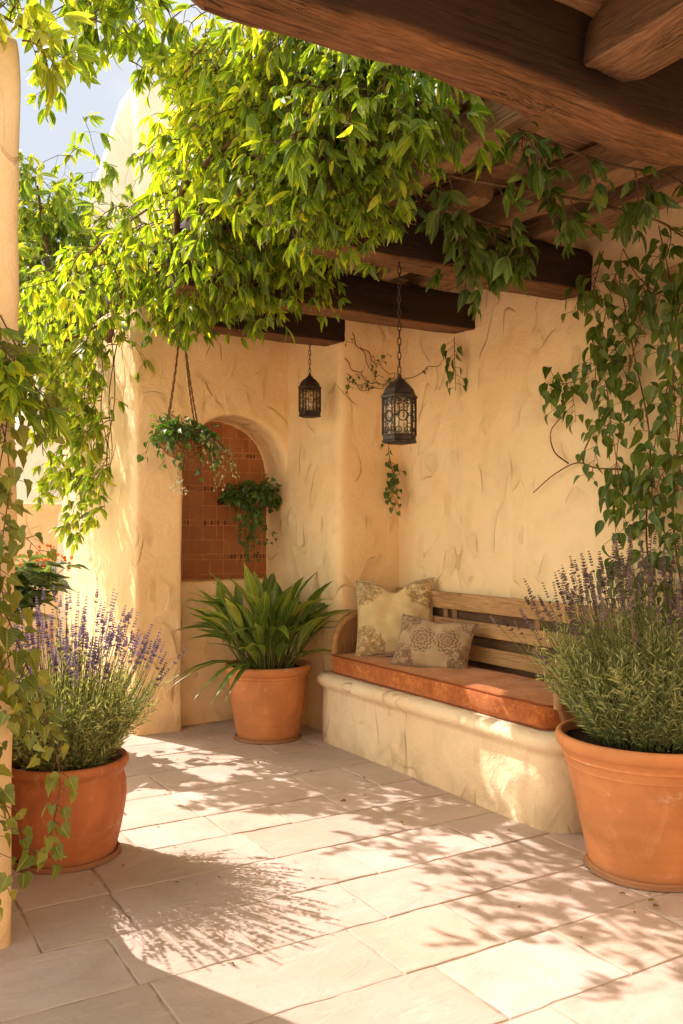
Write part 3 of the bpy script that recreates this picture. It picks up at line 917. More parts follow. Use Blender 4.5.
def soil_disc(parent, r, z):
    V, Q, T = [], [], []
    rr = np.linspace(0.001, r, 7)
    for k, q in enumerate(rr):
        for j in range(28):
            a = j / 28 * 2 * PI
            V.append((q * math.cos(a), q * math.sin(a), z + rng.normal(0, 0.006) + 0.02 * (1 - q / r)))
    for k in range(6):
        for j in range(28):
            Q.append((k * 28 + j, (k + 1) * 28 + j, (k + 1) * 28 + (j + 1) % 28, k * 28 + (j + 1) % 28))
    return link('soil', np_mesh('soil', np.array(V), [np.array(Q)]), M['soil'], parent)

def lavender(root, seed, rpot, z0, n_stems, hgt, lean, fmat, spread=1.0, leafy=0.58, side=(0, 0), tint=0.5, fl=0.36):
    """bushy lavender: leafy shoots below, bare stems above, a flower spike on each"""
    pl = Plant(seed)
    r = pl.r
    for i in range(n_stems):
        a = r.rand() * 2 * PI
        q = math.sqrt(r.rand())
        base = np.array((math.cos(a) * q * rpot * 0.62, math.sin(a) * q * rpot * 0.62, z0))
        out = np.array((math.cos(a), math.sin(a), 0)) * q * lean * spread + np.array((*side, 0)) * 0.3
        h = hgt * (1.05 - 0.28 * q) * (0.9 + 0.16 * r.rand())
        flower = r.rand() < fl
        h *= 0.92 + 0.16 * r.rand()
        if not flower: h *= 0.58 + 0.30 * r.rand()
        d = unit(np.array((0, 0, 1)) + out * 0.95 + r.normal(0, 0.10, 3))
        pts = curve(base, d, h, 7, -0.5 + 0.45 * q * r.rand() if flower else 0.15, 0.045, r)
        pl.tube('stem', pts, 0.0022, 0.0012)
        # leaves
        nl = 26
        top = leafy if flower else 0.98
        for j in range(nl):
            t = 0.08 + (top - 0.08) * (j + r.rand()) / nl
            f = t * 7; k = min(6, int(f)); f -= k
            p = pts[k] * (1 - f) + pts[k + 1] * f
            tn = unit(pts[k + 1] - pts[k])
            lat = unit(np.cross(tn, r.normal(0, 1, 3)))
            L = 0.042 * (0.6 + 0.8 * r.rand())
            pl.leaf('leaf', 'needle', p, unit(lat * 0.8 + tn * 0.8), unit(r.normal(0, 1, 3)), L, L * 0.15, 0.1, -0.2 * r.rand(), tint + 0.28 * (t - 0.4) + r.normal(0, 0.2))
        if flower:
            tn = unit(pts[-1] - pts[-2])
            sl = 0.05 + 0.06 * r.rand()
            p0 = pts[-1]
            nw = 7
            tt = 0.5 + r.normal(0, 0.22)
            for w in range(nw):
                p = p0 + tn * (sl * w / nw) + (0 if w else -tn * 0.018)
                rad = 0.0088 * (1 - 0.45 * w / nw) * (0.8 + 0.4 * r.rand())
                for k in range(5):
                    a2 = k / 5 * 2 * PI + w
                    e1 = unit(np.cross(tn, (0.3, 0.9, 0.1))); e2 = np.cross(tn, e1)
                    lat = e1 * math.cos(a2) + e2 * math.sin(a2)
                    pl.leaf('flower', 'petal', p, unit(lat + tn * 0.9), lat, rad * 1.5, rad * 1.1, 0.3, 0.15, tt + r.normal(0, 0.18))
    link('stems', pl.stem_mesh('stem', 'stems', 3), M['twig'], root)
    link('foliage', pl.foliage_mesh('leaf', 'foliage'), M['lavender_leaf'], root)
    link('flower_spikes', pl.foliage_mesh('flower', 'flower_spikes'), fmat, root)

# left, red pot
pl_root = thing('potted_lavender', 'bushy purple lavender in a reddish bellied clay pot by the left wall end', 'potted plant', (1.03, 4.27, 0), group='potted lavenders')
prof = smooth_prof([(0.225, 0.004), (0.235, 0.03), (0.262, 0.14), (0.282, 0.26), (0.280, 0.34), (0.268, 0.385), (0.272, 0.405), (0.288, 0.425), (0.290, 0.448), (0.280, 0.462), (0.262, 0.458), (0.252, 0.43), (0.255, 0.36)])
lathe('pot', [(0.0001, 0.004)] + prof, M['terracotta_red'], pl_root, wob=0.006)
lathe('saucer', smooth_prof([(0.0001, 0.002), (0.236, 0.002), (0.248, 0.010), (0.248, 0.022), (0.240, 0.024)], 3), M['terracotta_red'], pl_root, seed=4)
soil_disc(pl_root, 0.262, 0.40)
lavender(pl_root, 31, 0.27, 0.40, 680, 0.74, 0.76, M['lavender_flower'], tint=0.66)

# right, tall orange pot
pr_root = thing('potted_lavender', 'tall faded lavender in the big ringed orange clay pot beside the bench end', 'potted plant', (3.27, 2.75, 0), group='potted lavenders')
prof = smooth_prof([(0.262, 0.006), (0.270, 0.02), (0.300, 0.16), (0.335, 0.32), (0.368, 0.455), (0.376, 0.47), (0.374, 0.48), (0.382, 0.505), (0.390, 0.515), (0.388, 0.525), (0.400, 0.545), (0.412, 0.56), (0.418, 0.585), (0.412, 0.607), (0.396, 0.612), (0.384, 0.60), (0.376, 0.54)])
lathe('pot', [(0.0001, 0.006)] + prof, M['terracotta'], pr_root, wob=0.005, seed=2)
lathe('saucer', smooth_prof([(0.0001, 0.002), (0.270, 0.002), (0.282, 0.010), (0.282, 0.026), (0.272, 0.028)], 3), M['terracotta'], pr_root, seed=5)
soil_disc(pr_root, 0.382, 0.57)
lavender(pr_root, 47, 0.38, 0.56, 860, 0.83, 0.60, M['lavender_dry'], leafy=0.5, tint=0.62)

# centre, lily pot
pc_root = thing('potted_lily', 'glossy strap leaved green plant in an orange clay pot before the niche', 'potted plant', (2.90, 5.93, 0))
prof = smooth_prof([(0.222, 0.006), (0.228, 0.02), (0.252, 0.14), (0.275, 0.28), (0.287, 0.41), (0.288, 0.452), (0.296, 0.462), (0.296, 0.474), (0.310, 0.490), (0.322, 0.512), (0.320, 0.538), (0.304, 0.546), (0.292, 0.535), (0.284, 0.48)])
lathe('pot', [(0.0001, 0.006)] + prof, M['terracotta'], pc_root, wob=0.005, seed=9)
lathe('saucer', smooth_prof([(0.0001, 0.002), (0.232, 0.002), (0.242, 0.010), (0.242, 0.020), (0.234, 0.022)], 3), M['terracotta'], pc_root, seed=6)
soil_disc(pc_root, 0.29, 0.50)
def lily():
    pl = Plant(5); r = pl.r
    for i in range(150):
        a = r.rand() * 2 * PI
        q = math.sqrt(r.rand())
        base = np.array((math.cos(a) * q * 0.17, math.sin(a) * q * 0.17, 0.50))
        tilt = (0.06 + 0.48 * q) * (0.5 + 0.8 * r.rand())
        out = np.array((math.cos(a), math.sin(a), 0))
        d = unit(UP * math.cos(tilt) + out * math.sin(tilt))
        petl = 0.06 + 0.46 * r.rand() * (1.1 - 0.35 * q)
        top = base + d * petl
        pl.tube('stem', [base, (base + top) / 2 + out * 0.004, top], 0.0045, 0.0035)
        L = 0.26 + 0.22 * r.rand()
        d2 = unit(d + out * (-0.1 + 0.48 * r.rand()) + r.normal(0, 0.14, 3))
        nn = unit(UP * 1.0 - out * 0.55 + r.normal(0, 0.3, 3))
        pl.leaf('leaf', 'blade', top, d2, nn, L, L * (0.155 + 0.08 * r.rand()), 0.25, 0.15 + 0.5 * r.rand(), 0.52 + r.normal(0, 0.2) + (0.35 if r.rand() < 0.13 else 0))
    for i in range(9):   # long arching outer blades
        a = r.rand() * 2 * PI
        out = np.array((math.cos(a), math.sin(a), 0))
        base = np.array((0, 0, 0.52)) + out * 0.18
        L = 0.5 + 0.14 * r.rand()
        pl.leaf('leaf', 'blade', base, unit(UP * 0.75 + out), unit(UP - out * 0.5), L, L * 0.085, 0.25, 0.85, 0.4 + r.normal(0, 0.15))
    link('stems', pl.stem_mesh('stem', 'stems'), M['twig'], pc_root)
    link('foliage', pl.foliage_mesh('leaf', 'foliage'), M['leaf_lily'], pc_root)
lily()

# ------------------------------------------------------------------ bench
BX0, BX1, BY0, BY1 = 3.185, 3.86, 3.24, 5.6
bench = thing('built_in_bench', 'plastered masonry bench with a slatted wooden back along the wall', 'bench', (3.5, 4.4, 0))
def loop_rounded(x0, y0, x1, y1, rad, n=8):
    """plan outline of the bench: the near front corner is round"""
    pts = [(x1, y0)]
    for i in range(n + 1):
        a = -PI / 2 - (PI / 2) * i / n
        pts.append((x0 + rad + rad * math.cos(a), y0 + rad + rad * math.sin(a)))
    m = 24
    for i in range(1, m + 1): pts.append((x0, y0 + rad + (y1 - y0 - rad) * i / m))
    pts.append((x1, y1))
    return pts
def bench_base():
    prof = [(0.004, -0.02), (0.002, 0.0), (0.0, 0.06), (0.0, 0.16), (0.0, 0.28), (0.002, 0.37), (-0.004, 0.395), (-0.026, 0.410), (-0.042, 0.432), (-0.046, 0.455), (-0.036, 0.480), (-0.014, 0.497), (0.03, 0.503), (0.12, 0.504), (0.3, 0.504)]
    V, Q = [], []
    loops = []
    for (ins, z) in prof:
        lp = loop_rounded(BX0 + ins, BY0 + ins, BX1 + 0.05, BY1 - min(ins, 0) * 0.3, max(0.03, 0.17 - ins * 0.6))
        loops.append(lp)
    P = len(loops[0])
    for (ins, z), lp in zip(prof, loops):
        for (x, y) in lp:
            d = noise.noise(Vector((x * 1.7, y * 1.7, z * 1.7))) * 0.012 + noise.noise(Vector((x * 5, y * 5, z * 5 + 4))) * 0.004
            dz = noise.noise(Vector((x * 2.3, y * 2.3, 9))) * 0.007 if z > 0.3 else 0
            V.append((x - d, y, z + dz))
    for k in range(len(prof) - 1):
        for i in range(P - 1):
            Q.append((k * P + i, k * P + i + 1, (k + 1) * P + i + 1, (k + 1) * P + i))
    me = bpy.data.meshes.new('bench_base')
    me.from_pydata(V, [], Q + [tuple((len(prof) - 1) * P + i for i in range(P))])
    bmx = bmesh.new(); bmx.from_mesh(me)
    # the left end
    bmesh.ops.recalc_face_normals(bmx, faces=bmx.faces)
    bmesh.ops.holes_fill(bmx, edges=[e for e in bmx.edges if e.is_boundary], sides=0)
    bmesh.ops.recalc_face_normals(bmx, faces=bmx.faces); bmx.to_mesh(me); bmx.free()
    me.polygons.foreach_set('use_smooth', [len(p.vertices) == 4 for p in me.polygons])
    o = link('bench_base', me, M['stucco_pale'], bench)
    o.location = -Vector(bench.location)
bench_base()
def rounded_bar(name, a, b, mat, parent, bev=0.006, sub=1):
    bm = bmesh.new(); add_box(bm, a, b)
    bmesh.ops.bevel(bm, geom=bm.edges[:], offset=bev, segments=2, affect='EDGES', profile=0.6)
    o = from_bm(name, bm, mat, parent, True)
    o.location = -Vector(parent.location)
    for p in o.data.polygons: p.use_smooth = False
    return o
backrest = thing('backrest', None, None, kind=None); backrest.parent = bench
for k in ('kind',):
    if k in backrest: del backrest[k]
for (z0, z1, x) in ((0.985, 1.10, 3.775), (0.83, 0.925, 3.765), (0.665, 0.765, 3.755)):
    o = rounded_bar('slat', (x, 3.30, z0), (x + 0.028, 5.54, z1), M['bench_wood'], bench); o.parent = backrest
    o.location = -Vector(bench.location)
for y in (3.36, 4.02, 4.83, 4.93, 5.46):
    o = rounded_bar('upright', (3.797, y, 0.5), (3.811, y + 0.05, 1.075), M['arm_wood'], bench); o.parent = backrest
    o.location = -Vector(bench.location)
o = rounded_bar('back_panel', (3.812, 3.34, 0.5), (3.83, 5.5, 1.0), M['dark_panel'], bench, bev=0.003); o.parent = backrest; o.location = -Vector(bench.location)
def arm(y):
    """arched end board"""
    prof = [(3.30, 0.505)]
    for (x, z) in path([(3.255, 0.62, 0), (3.262, 0.74, 0), (3.31, 0.84, 0), (3.40, 0.90, 0), (3.54, 0.925, 0), (3.78, 0.93, 0)], 5)[:, :2]: prof.append((x, z))
    prof.append((3.78, 0.505))
    bm = bmesh.new()
    f = [bm.verts.new((x, y, z)) for x, z in prof]; k = [bm.verts.new((x, y + 0.045, z)) for x, z in prof]
    bm.faces.new(f); bm.faces.new(k[::-1])
    n = len(prof)
    for i in range(n): bm.faces.new((f[i], k[i], k[(i + 1) % n], f[(i + 1) % n]))
    bmesh.ops.recalc_face_normals(bm, faces=bm.faces)
    bmesh.ops.bevel(bm, geom=[e for e in bm.edges if len(e.link_faces) == 2 and any(len(fc.verts) > 4 for fc in e.link_faces)], offset=0.006, segments=2, affect='EDGES')
    o = from_bm('armrest', bm, M['arm_wood'], bench, False)
    o.location = -Vector(bench.location)
    # rolled cap over the board
    cap = [(x, y + 0.0225, z) for x, z in prof[1:-1]]
    v, q = tube_np(np.array(cap), 0.028, 0.028, 10)
    c = link('arm_cap', np_mesh('arm_cap', v, [q]), M['bench_wood'], o)
arm(5.535)
arm(3.285)

# seat cushion
def seat_cushion():
    root = thing('seat_cushion', 'long rust orange velvet seat cushion lying on the plaster bench', 'cushion', (3.48, 4.45, 0.507))
    hx, hy, H = 0.27, 1.11, 0.142
    nx, ny = 16, 60
    def surf(top):
        V = []
        for i in range(nx + 1):
            for j in range(ny + 1):
                u, v = i / nx * 2 - 1, j / ny * 2 - 1
                # rounded plan
                e = 0.07
                x, y = u * hx, v * hy
                cx, cy = max(-hx + e, min(hx - e, x)), max(-hy + e, min(hy - e, y))
                dx, dy = x - cx, y - cy
                if dx and dy:
                    m = max(abs(dx), abs(dy)); l = math.hypot(dx, dy)
                    x, y = cx + dx * m / l, cy + dy * m / l
                puff = (1 - u ** 4) * (1 - v ** 10)
                n_ = noise.noise(Vector((x * 5, y * 5, 3))) * 0.012 + noise.noise(Vector((x * 14, y * 14, 7))) * 0.0025
                z = (H * 0.86 + 0.016 * puff + n_ * (0.3 + puff)) if top else 0.004
                V.append((x, y, z))
        return V
    T, B = surf(True), surf(False)
    idx = lambda i, j: i * (ny + 1) + j
    ring = [(i, 0) for i in range(nx)] + [(nx, j) for j in range(ny)] + [(i, ny) for i in range(nx, 0, -1)] + [(0, j) for j in range(ny, 0, -1)]
    V = T + B
    nT = len(T)
    Q = []
    for i in range(nx):
        for j in range(ny):
            Q.append((idx(i, j), idx(i + 1, j), idx(i + 1, j + 1), idx(i, j + 1)))
            Q.append((nT + idx(i, j), nT + idx(i, j + 1), nT + idx(i + 1, j + 1), nT + idx(i + 1, j)))
    # side bands bulge a little
    prev = [idx(*r_) for r_ in ring]
    m = len(ring)
    for lv in range(1, 5):
        if lv < 4:
            cur = []
            for k, (i, j) in enumerate(ring):
                a, b = Vector(T[idx(i, j)]), Vector(B[idx(i, j)])
                q = a.lerp(b, lv / 4)
                o_ = Vector((max(-1, min(1, q.x / hx)) ** 9, max(-1, min(1, q.y / hy)) ** 31, 0))
                bul = 0.010 + 0.008 * noise.noise(Vector((q.x * 14, q.y * 14, lv * 0.6)))
                q += o_ * bul
                V.append(tuple(q)); cur.append(len(V) - 1)
        else:
            cur = [nT + idx(*r_) for r_ in ring]
        for k in range(m):
            Q.append((prev[k], cur[k], cur[(k + 1) % m], prev[(k + 1) % m]))
        prev = cur
    me = np_mesh('cushion_body', np.array(V), [np.array(Q)])
    bmx = bmesh.new(); bmx.from_mesh(me); bmesh.ops.recalc_face_normals(bmx, faces=bmx.faces); bmx.to_mesh(me); bmx.free()
    link('cushion_body', me, M['velvet'], root)
    for src in (T, B):
        pts = [src[idx(*r_)] for r_ in ring] + [src[idx(*ring[0])]]
        v, q = tube_np(np.array(pts) + np.array((0, 0, 0.002)), 0.0055, 0.0055, 6)
        link('piping', np_mesh('piping', v, [q]), M['piping'], root)
seat_cushion()

def pillow(name, label, w, h, t, mat, pmat, loc, rot, dent=0.0, seed=0, sag=0.0):
    root_me_v, Q = [], []
    n = 30
    for s in (1, -1):
        for i in range(n + 1):
            for j in range(n + 1):
                u, v = i / n * 2 - 1, j / n * 2 - 1
                # edges draw in between the corners
                x = u * w / 2 * (1 - 0.075 * (1 - v * v) * u * u)
                y = v * h / 2 * (1 - 0.075 * (1 - u * u) * v * v)
                if dent and v > 0: y -= dent * math.exp(-(u / 0.33) ** 2) * v ** 2
                th = t / 2 * ((1 - u * u) ** 0.55) * ((1 - v * v) ** 0.55)
                z = s * th * (1 + 0.12 * noise.noise(Vector((u * 2 + seed, v * 2, s))))
                crease = noise.noise(Vector((u * 3.2 + seed, v * 3.2 + 5, 1.0 * s))) * 0.016 * (1 - (u * v) ** 2) * min(1, th * 30)
                z += s * crease
                z += sag * (u * u + v * v) * 0.5
                if dent and v > 0: z -= s * 0.45 * th * math.exp(-(u / 0.22) ** 2) * v
                root_me_v.append((x, y, z))
    N = (n + 1) ** 2
    idx = lambda i, j: i * (n + 1) + j
    for i in range(n):
        for j in range(n):
            Q.append((idx(i, j), idx(i + 1, j), idx(i + 1, j + 1), idx(i, j + 1)))
            Q.append((N + idx(i, j), N + idx(i, j + 1), N + idx(i + 1, j + 1), N + idx(i + 1, j)))
    me = np_mesh(name, np.array(root_me_v), [np.array(Q)])
    bmx = bmesh.new(); bmx.from_mesh(me); bmesh.ops.remove_doubles(bmx, verts=bmx.verts, dist=0.0008); bmesh.ops.recalc_face_normals(bmx, faces=bmx.faces); bmx.to_mesh(me); bmx.free()
    me.polygons.foreach_set('use_smooth', [True] * len(me.polygons))
    o = link(name, me, mat)
    tag(o, label, 'pillow')
    ring = [(i, 0) for i in range(n)] + [(n, j) for j in range(n)] + [(i, n) for i in range(n, 0, -1)] + [(0, j) for j in range(n, 0, -1)] + [(0, 0)]
    pts = np.array([root_me_v[idx(*r_)] for r_ in ring])
    v, q = tube_np(pts, 0.004, 0.004, 6)
    link('piping', np_mesh('piping', v, [q]), pmat, o)
    o.matrix_world = Matrix.Translation(loc) @ rot
    return o
def face_rot(normal, roll=0.0):
    """cushion face towards normal, its top edge upward"""
    z = Vector(normal).normalized()
    x = Vector((0, 0, 1)).cross(z).normalized()
    y = z.cross(x)
    m = Matrix((x, y, z)).transposed().to_4x4()
    return m @ Matrix.Rotation(roll, 4, 'Z')
M['pipe_cream'] = mat_simple('cream_piping', (0.50, 0.38, 0.22), 0.9, 0.1, 0.2, 50, 0.2)
M['pipe_taupe'] = mat_simple('taupe_piping', (0.28, 0.19, 0.12), 0.9, 0.1, 0.2, 50, 0.2)
pillow('throw_pillow', 'large square cream pillow with faded brown rosettes leaning in the bench corner', 0.57, 0.57, 0.20, M['pillow_cream'], M['pipe_cream'], (3.56, 5.23, 0.905), face_rot((-0.62, -0.70, 0.30), R(3)), dent=0.085, seed=3)
pillow('throw_pillow', 'small oblong taupe pillow printed with round medallions on the orange cushion', 0.53, 0.35, 0.16, M['pillow_taupe'], M['pipe_taupe'], (3.49, 4.68, 0.785), face_rot((-0.72, -0.48, 0.42), R(-5)), dent=0.02, seed=8)

# ------------------------------------------------------------------ lanterns
def prism(bm, n, rings, rot=0.0):
    """stacked n-gon rings (r, z) closed at both ends"""
    R_ = []
    for (r, z) in rings:
        R_.append([bm.verts.new((r * math.cos(rot + 2 * PI * i / n), r * math.sin(rot + 2 * PI * i / n), z)) for i in range(n)])
    for a, b in zip(R_, R_[1:]):
        for i in range(n): bm.faces.new((a[i], a[(i + 1) % n], b[(i + 1) % n], b[i]))
    bm.faces.new(R_[0][::-1]); bm.faces.new(R_[-1])
def ring_pts(c, ux, uy, r, n=14):
    return np.array([np.asarray(c) + np.asarray(ux) * r * math.cos(2 * PI * i / n) + np.asarray(uy) * r * math.sin(2 * PI * i / n) for i in range(n + 1)])

def lantern(label, loc, chain_len, scale=1.0):
    root = thing('hanging_lantern', label, 'lantern', loc, rz=R(-20), group='wrought iron lanterns')
    s = scale
    n = 6
    r = 0.086 * s
    zb, zt = 0.045 * s, 0.225 * s
    # base tray
    bm = bmesh.new()
    prism(bm, n, [(r * 0.80, 0.0), (r * 1.02, 0.004 * s), (r * 1.06, 0.012 * s), (r * 1.0, 0.018 * s), (r * 1.0, zb - 0.008 * s), (r * 1.05, zb - 0.005 * s), (r * 1.05, zb)])
    from_bm('base', bm, M['iron'], root, False)
    bm = bmesh.new()
    prism(bm, n, [(r * 1.06, zt), (r * 1.10, zt + 0.004 * s), (r * 1.10, zt + 0.016 * s), (r * 1.0, zt + 0.022 * s), (r * 0.86, zt + 0.050 * s), (r * 0.58, zt + 0.076 * s), (r * 0.34, zt + 0.088 * s), (r * 0.30, zt + 0.098 * s), (r * 0.16, zt + 0.104 * s), (r * 0.13, zt + 0.120 * s), (r * 0.05, zt + 0.126 * s)])
    from_bm('cap', bm, M['iron'], root, False)
    # cage: corner posts, bars, scrolls
    V, Q = [], []
    off = 0
    def add(pts, rad, sides=5):
        nonlocal off
        v, q = tube_np(pts, rad, rad, sides); V.append(v); Q.append(q + off); off += len(v)
    for i in range(n):
        a0, a1 = 2 * PI * i / n, 2 * PI * (i + 1) / n
        p0 = np.array((r * math.cos(a0), r * math.sin(a0), 0)); p1 = np.array((r * math.cos(a1), r * math.sin(a1), 0))
        add([p0 + UP * zb, p0 + UP * zt], 0.0055 * s)
        ux = unit(p1 - p0); mid = (p0 + p1) / 2 * 1.01
        zc = (zb + zt) / 2
        w = np.linalg.norm(p1 - p0)
        for off_ in (-0.25, 0.25):
            add([mid + ux * w * off_ + UP * zb, mid + ux * w * off_ + UP * (zc - 0.022 * s)], 0.0022 * s, 4)
            add([mid + ux * w * off_ + UP * (zc + 0.022 * s), mid + ux * w * off_ + UP * zt], 0.0022 * s, 4)
        add(ring_pts(mid + UP * zc, ux, UP, 0.026 * s), 0.0034 * s, 4)
        for (dx, dz, rr) in ((-0.27, 0.070, 0.015), (0.27, 0.070, 0.015), (-0.27, -0.070, 0.015), (0.27, -0.070, 0.015)):
            add(ring_pts(mid + ux * w * dx + UP * (zc + dz * s), ux, UP, rr * s, 10), 0.0024 * s, 4)
        for dx in (-1, 1): add([mid + ux * 0.026 * s * dx + UP * zc, mid + ux * w * 0.5 * dx + UP * zc], 0.003 * s, 4)
    link('cage', np_mesh('cage', np.concatenate(V), [np.concatenate(Q)]), M['iron'], root)
    # panes
    for i in range(n):
        a0, a1 = 2 * PI * i / n, 2 * PI * (i + 1) / n
        bm = bmesh.new()
        k = 0.955
        vs = [bm.verts.new(v) for v in ((r * k * math.cos(a0), r * k * math.sin(a0), zb), (r * k * math.cos(a1), r * k * math.sin(a1), zb), (r * k * math.cos(a1), r * k * math.sin(a1), zt), (r * k * math.cos(a0), r * k * math.sin(a0), zt))]
        bm.faces.new(vs)
        from_bm('pane', bm, M['glass'], root, False)
    lathe('candle', [(0.0001, zb + 0.001), (0.026 * s, zb + 0.001), (0.027 * s, zb + 0.085 * s), (0.022 * s, zb + 0.092 * s), (0.0001, zb + 0.088 * s)], M['candle'], root, 20, 0.001)
    # chain of linked ovals
    V, Q = [], []; off = 0
    z = zt + 0.128 * s
    k = 0
    while z < chain_len:
        ln = 0.036 * s
        e = np.array((1.0, 0, 0)) if k % 2 == 0 else np.array((0, 1.0, 0))
        pts = np.array([e * 0.0085 * s * math.cos(2 * PI * i / 12) + UP * (z + ln * 0.5 + ln * 0.62 * math.sin(2 * PI * i / 12)) for i in range(13)])
        add(pts, 0.0028 * s, 4)
        z += ln; k += 1
    link('chain', np_mesh('chain', np.concatenate(V), [np.concatenate(Q)]), M['iron'], root)
    return root
lantern('larger black iron lantern on a chain in front of the bench wall', (2.545, 3.70, 1.965), ZB - 1.965 + 0.02)
lantern('smaller looking black iron lantern hanging by the pier next to the niche', (3.15, 5.74, 2.36), ZB - 2.36 + 0.04, 0.92)

# ------------------------------------------------------------------ hanging basket
HB = Vector((2.14, 5.69, 2.12))
hb = thing('hanging_basket', 'wicker basket of mixed trailing greenery hung on twine beside the arch', 'hanging basket', HB)
def basket():
    V, Q = [], []; off = 0
    def add(pts, rad, sides=5):
        nonlocal off
        v, q = tube_np(pts, rad, rad, sides); V.append(v); Q.append(q + off); off += len(v)
    prof = [(0.05, -0.10), (0.10, -0.075), (0.135, -0.03), (0.150, 0.02), (0.152, 0.06)]
    P = path([(a, b, 0) for a, b in prof], 4)
    for k, (rr, z, _) in enumerate(P):
        pts = np.array([((rr + 0.004 * math.sin(9 * i * PI / 18 + k * PI)) * math.cos(2 * PI * i / 36), (rr + 0.004 * math.sin(9 * i * PI / 18 + k * PI)) * math.sin(2 * PI * i / 36), z) for i in range(37)])
        add(pts, 0.0065)
    for i in range(18):
        a = 2 * PI * i / 18
        add(np.array([(rr * math.cos(a), rr * math.sin(a), z) for rr, z, _ in P]), 0.004)
    link('basket', np_mesh('basket', np.concatenate(V), [np.concatenate(Q)]), M['basket'], hb)
    lathe('liner', [(0.0001, -0.09), (0.05, -0.095), (0.095, -0.07), (0.13, -0.028), (0.143, 0.02), (0.145, 0.05), (0.0001, 0.045)], M['soil'], hb, 24)
    for i in range(4):
        a = 2 * PI * i / 4 + 0.5
        V, Q = [], []; off = 0
        p0 = np.array((0.150 * math.cos(a), 0.150 * math.sin(a), 0.06))
        top = np.array((0.012 * math.cos(a), 0.012 * math.sin(a), 0.80))
        for k in range(2):
            pts = [p0 + (top - p0) * t + np.array((math.cos(t * 40 + k * PI), math.sin(t * 40 + k * PI), 0)) * 0.004 + np.array((math.cos(a), math.sin(a), 0)) * (0.012 * math.sin(t * PI)) * (-1) for t in np.linspace(0, 1, 40)]
            add(np.array(pts), 0.0032, 4)
        link('rope', np_mesh('rope', np.concatenate(V), [np.concatenate(Q)]), M['rope'], hb)
    pl = Plant(77); r = pl.r
    for i in range(95):
        a = r.rand() * 2 * PI; q = math.sqrt(r.rand()) * 0.12
        p = np.array((math.cos(a) * q, math.sin(a) * q, 0.05))
        out = np.array((math.cos(a), math.sin(a), 0))
        pts = curve(p, unit(UP * (1.1 - q * 4) + out * (0.25 + q * 5)), 0.08 + 0.09 * r.rand(), 5, 1.2, 0.15, r)
        trailing(pl, 'leaf', 'stem', pts, 'heart', 0.027, 0.066, 0.5 + (0.25 if out[0] < -0.3 else 0), 0.75, 0.002, droop=0.3)
    for i in range(14):
        a = r.rand() * 2 * PI
        out = np.array((math.cos(a), math.sin(a), 0))
        pts = curve(out * 0.13 + np.array((0, 0, 0.05)), unit(out * 0.5 + UP * 0.3), 0.2 + 0.18 * r.rand(), 8, 4.4, 0.1, r)
        trailing(pl, 'leaf', 'stem', pts, 'heart', 0.045, 0.066, 0.4, 0.75, 0.002, droop=0.6)
    for i in range(7):    # variegated trailers to the right
        a = -0.5 + 0.35 * r.normal()
        out = np.array((math.cos(a), math.sin(a), 0))
        pts = curve(out * 0.14 + np.array((0, 0, 0.04)), unit(out * 1.2 + UP * 0.2), 0.36 + 0.1 * r.rand(), 9, 3.0, 0.1, r)
        trailing(pl, 'pale', 'stem', pts, 'heart', 0.022, 0.034, 0.6, 0.7, 0.0015, droop=0.5)
    for i in range(5):
        pts = curve(np.array((-0.06 + 0.05 * r.rand(), -0.12, -0.02)), unit(np.array((-0.1, -0.5, -0.6))), 0.36, 9, 1.5, 0.14, r)
        pl.tube('stem', pts, 0.0012, 0.0008)
        if i < 3:
            for k in range(9):
                p = pts[-1 - k // 4] + r.normal(0, 0.018, 3)
                for m_ in range(4): pl.leaf('flower', 'petal', p, unit(r.normal(0, 1, 3)), unit(r.normal(0, 1, 3)), 0.013, 0.010, 0.1, 0.1, r.rand())
    link('stems', pl.stem_mesh('stem', 'stems', 4), M['bark'], hb)
    link('foliage', pl.foliage_mesh('leaf', 'foliage'), M['leaf_dark'], hb)
    link('pale_foliage', pl.foliage_mesh('pale', 'pale_foliage'), M['variegated'], hb)
    link('blossoms', pl.foliage_mesh('flower', 'blossoms'), M['flower_white'], hb)
basket()

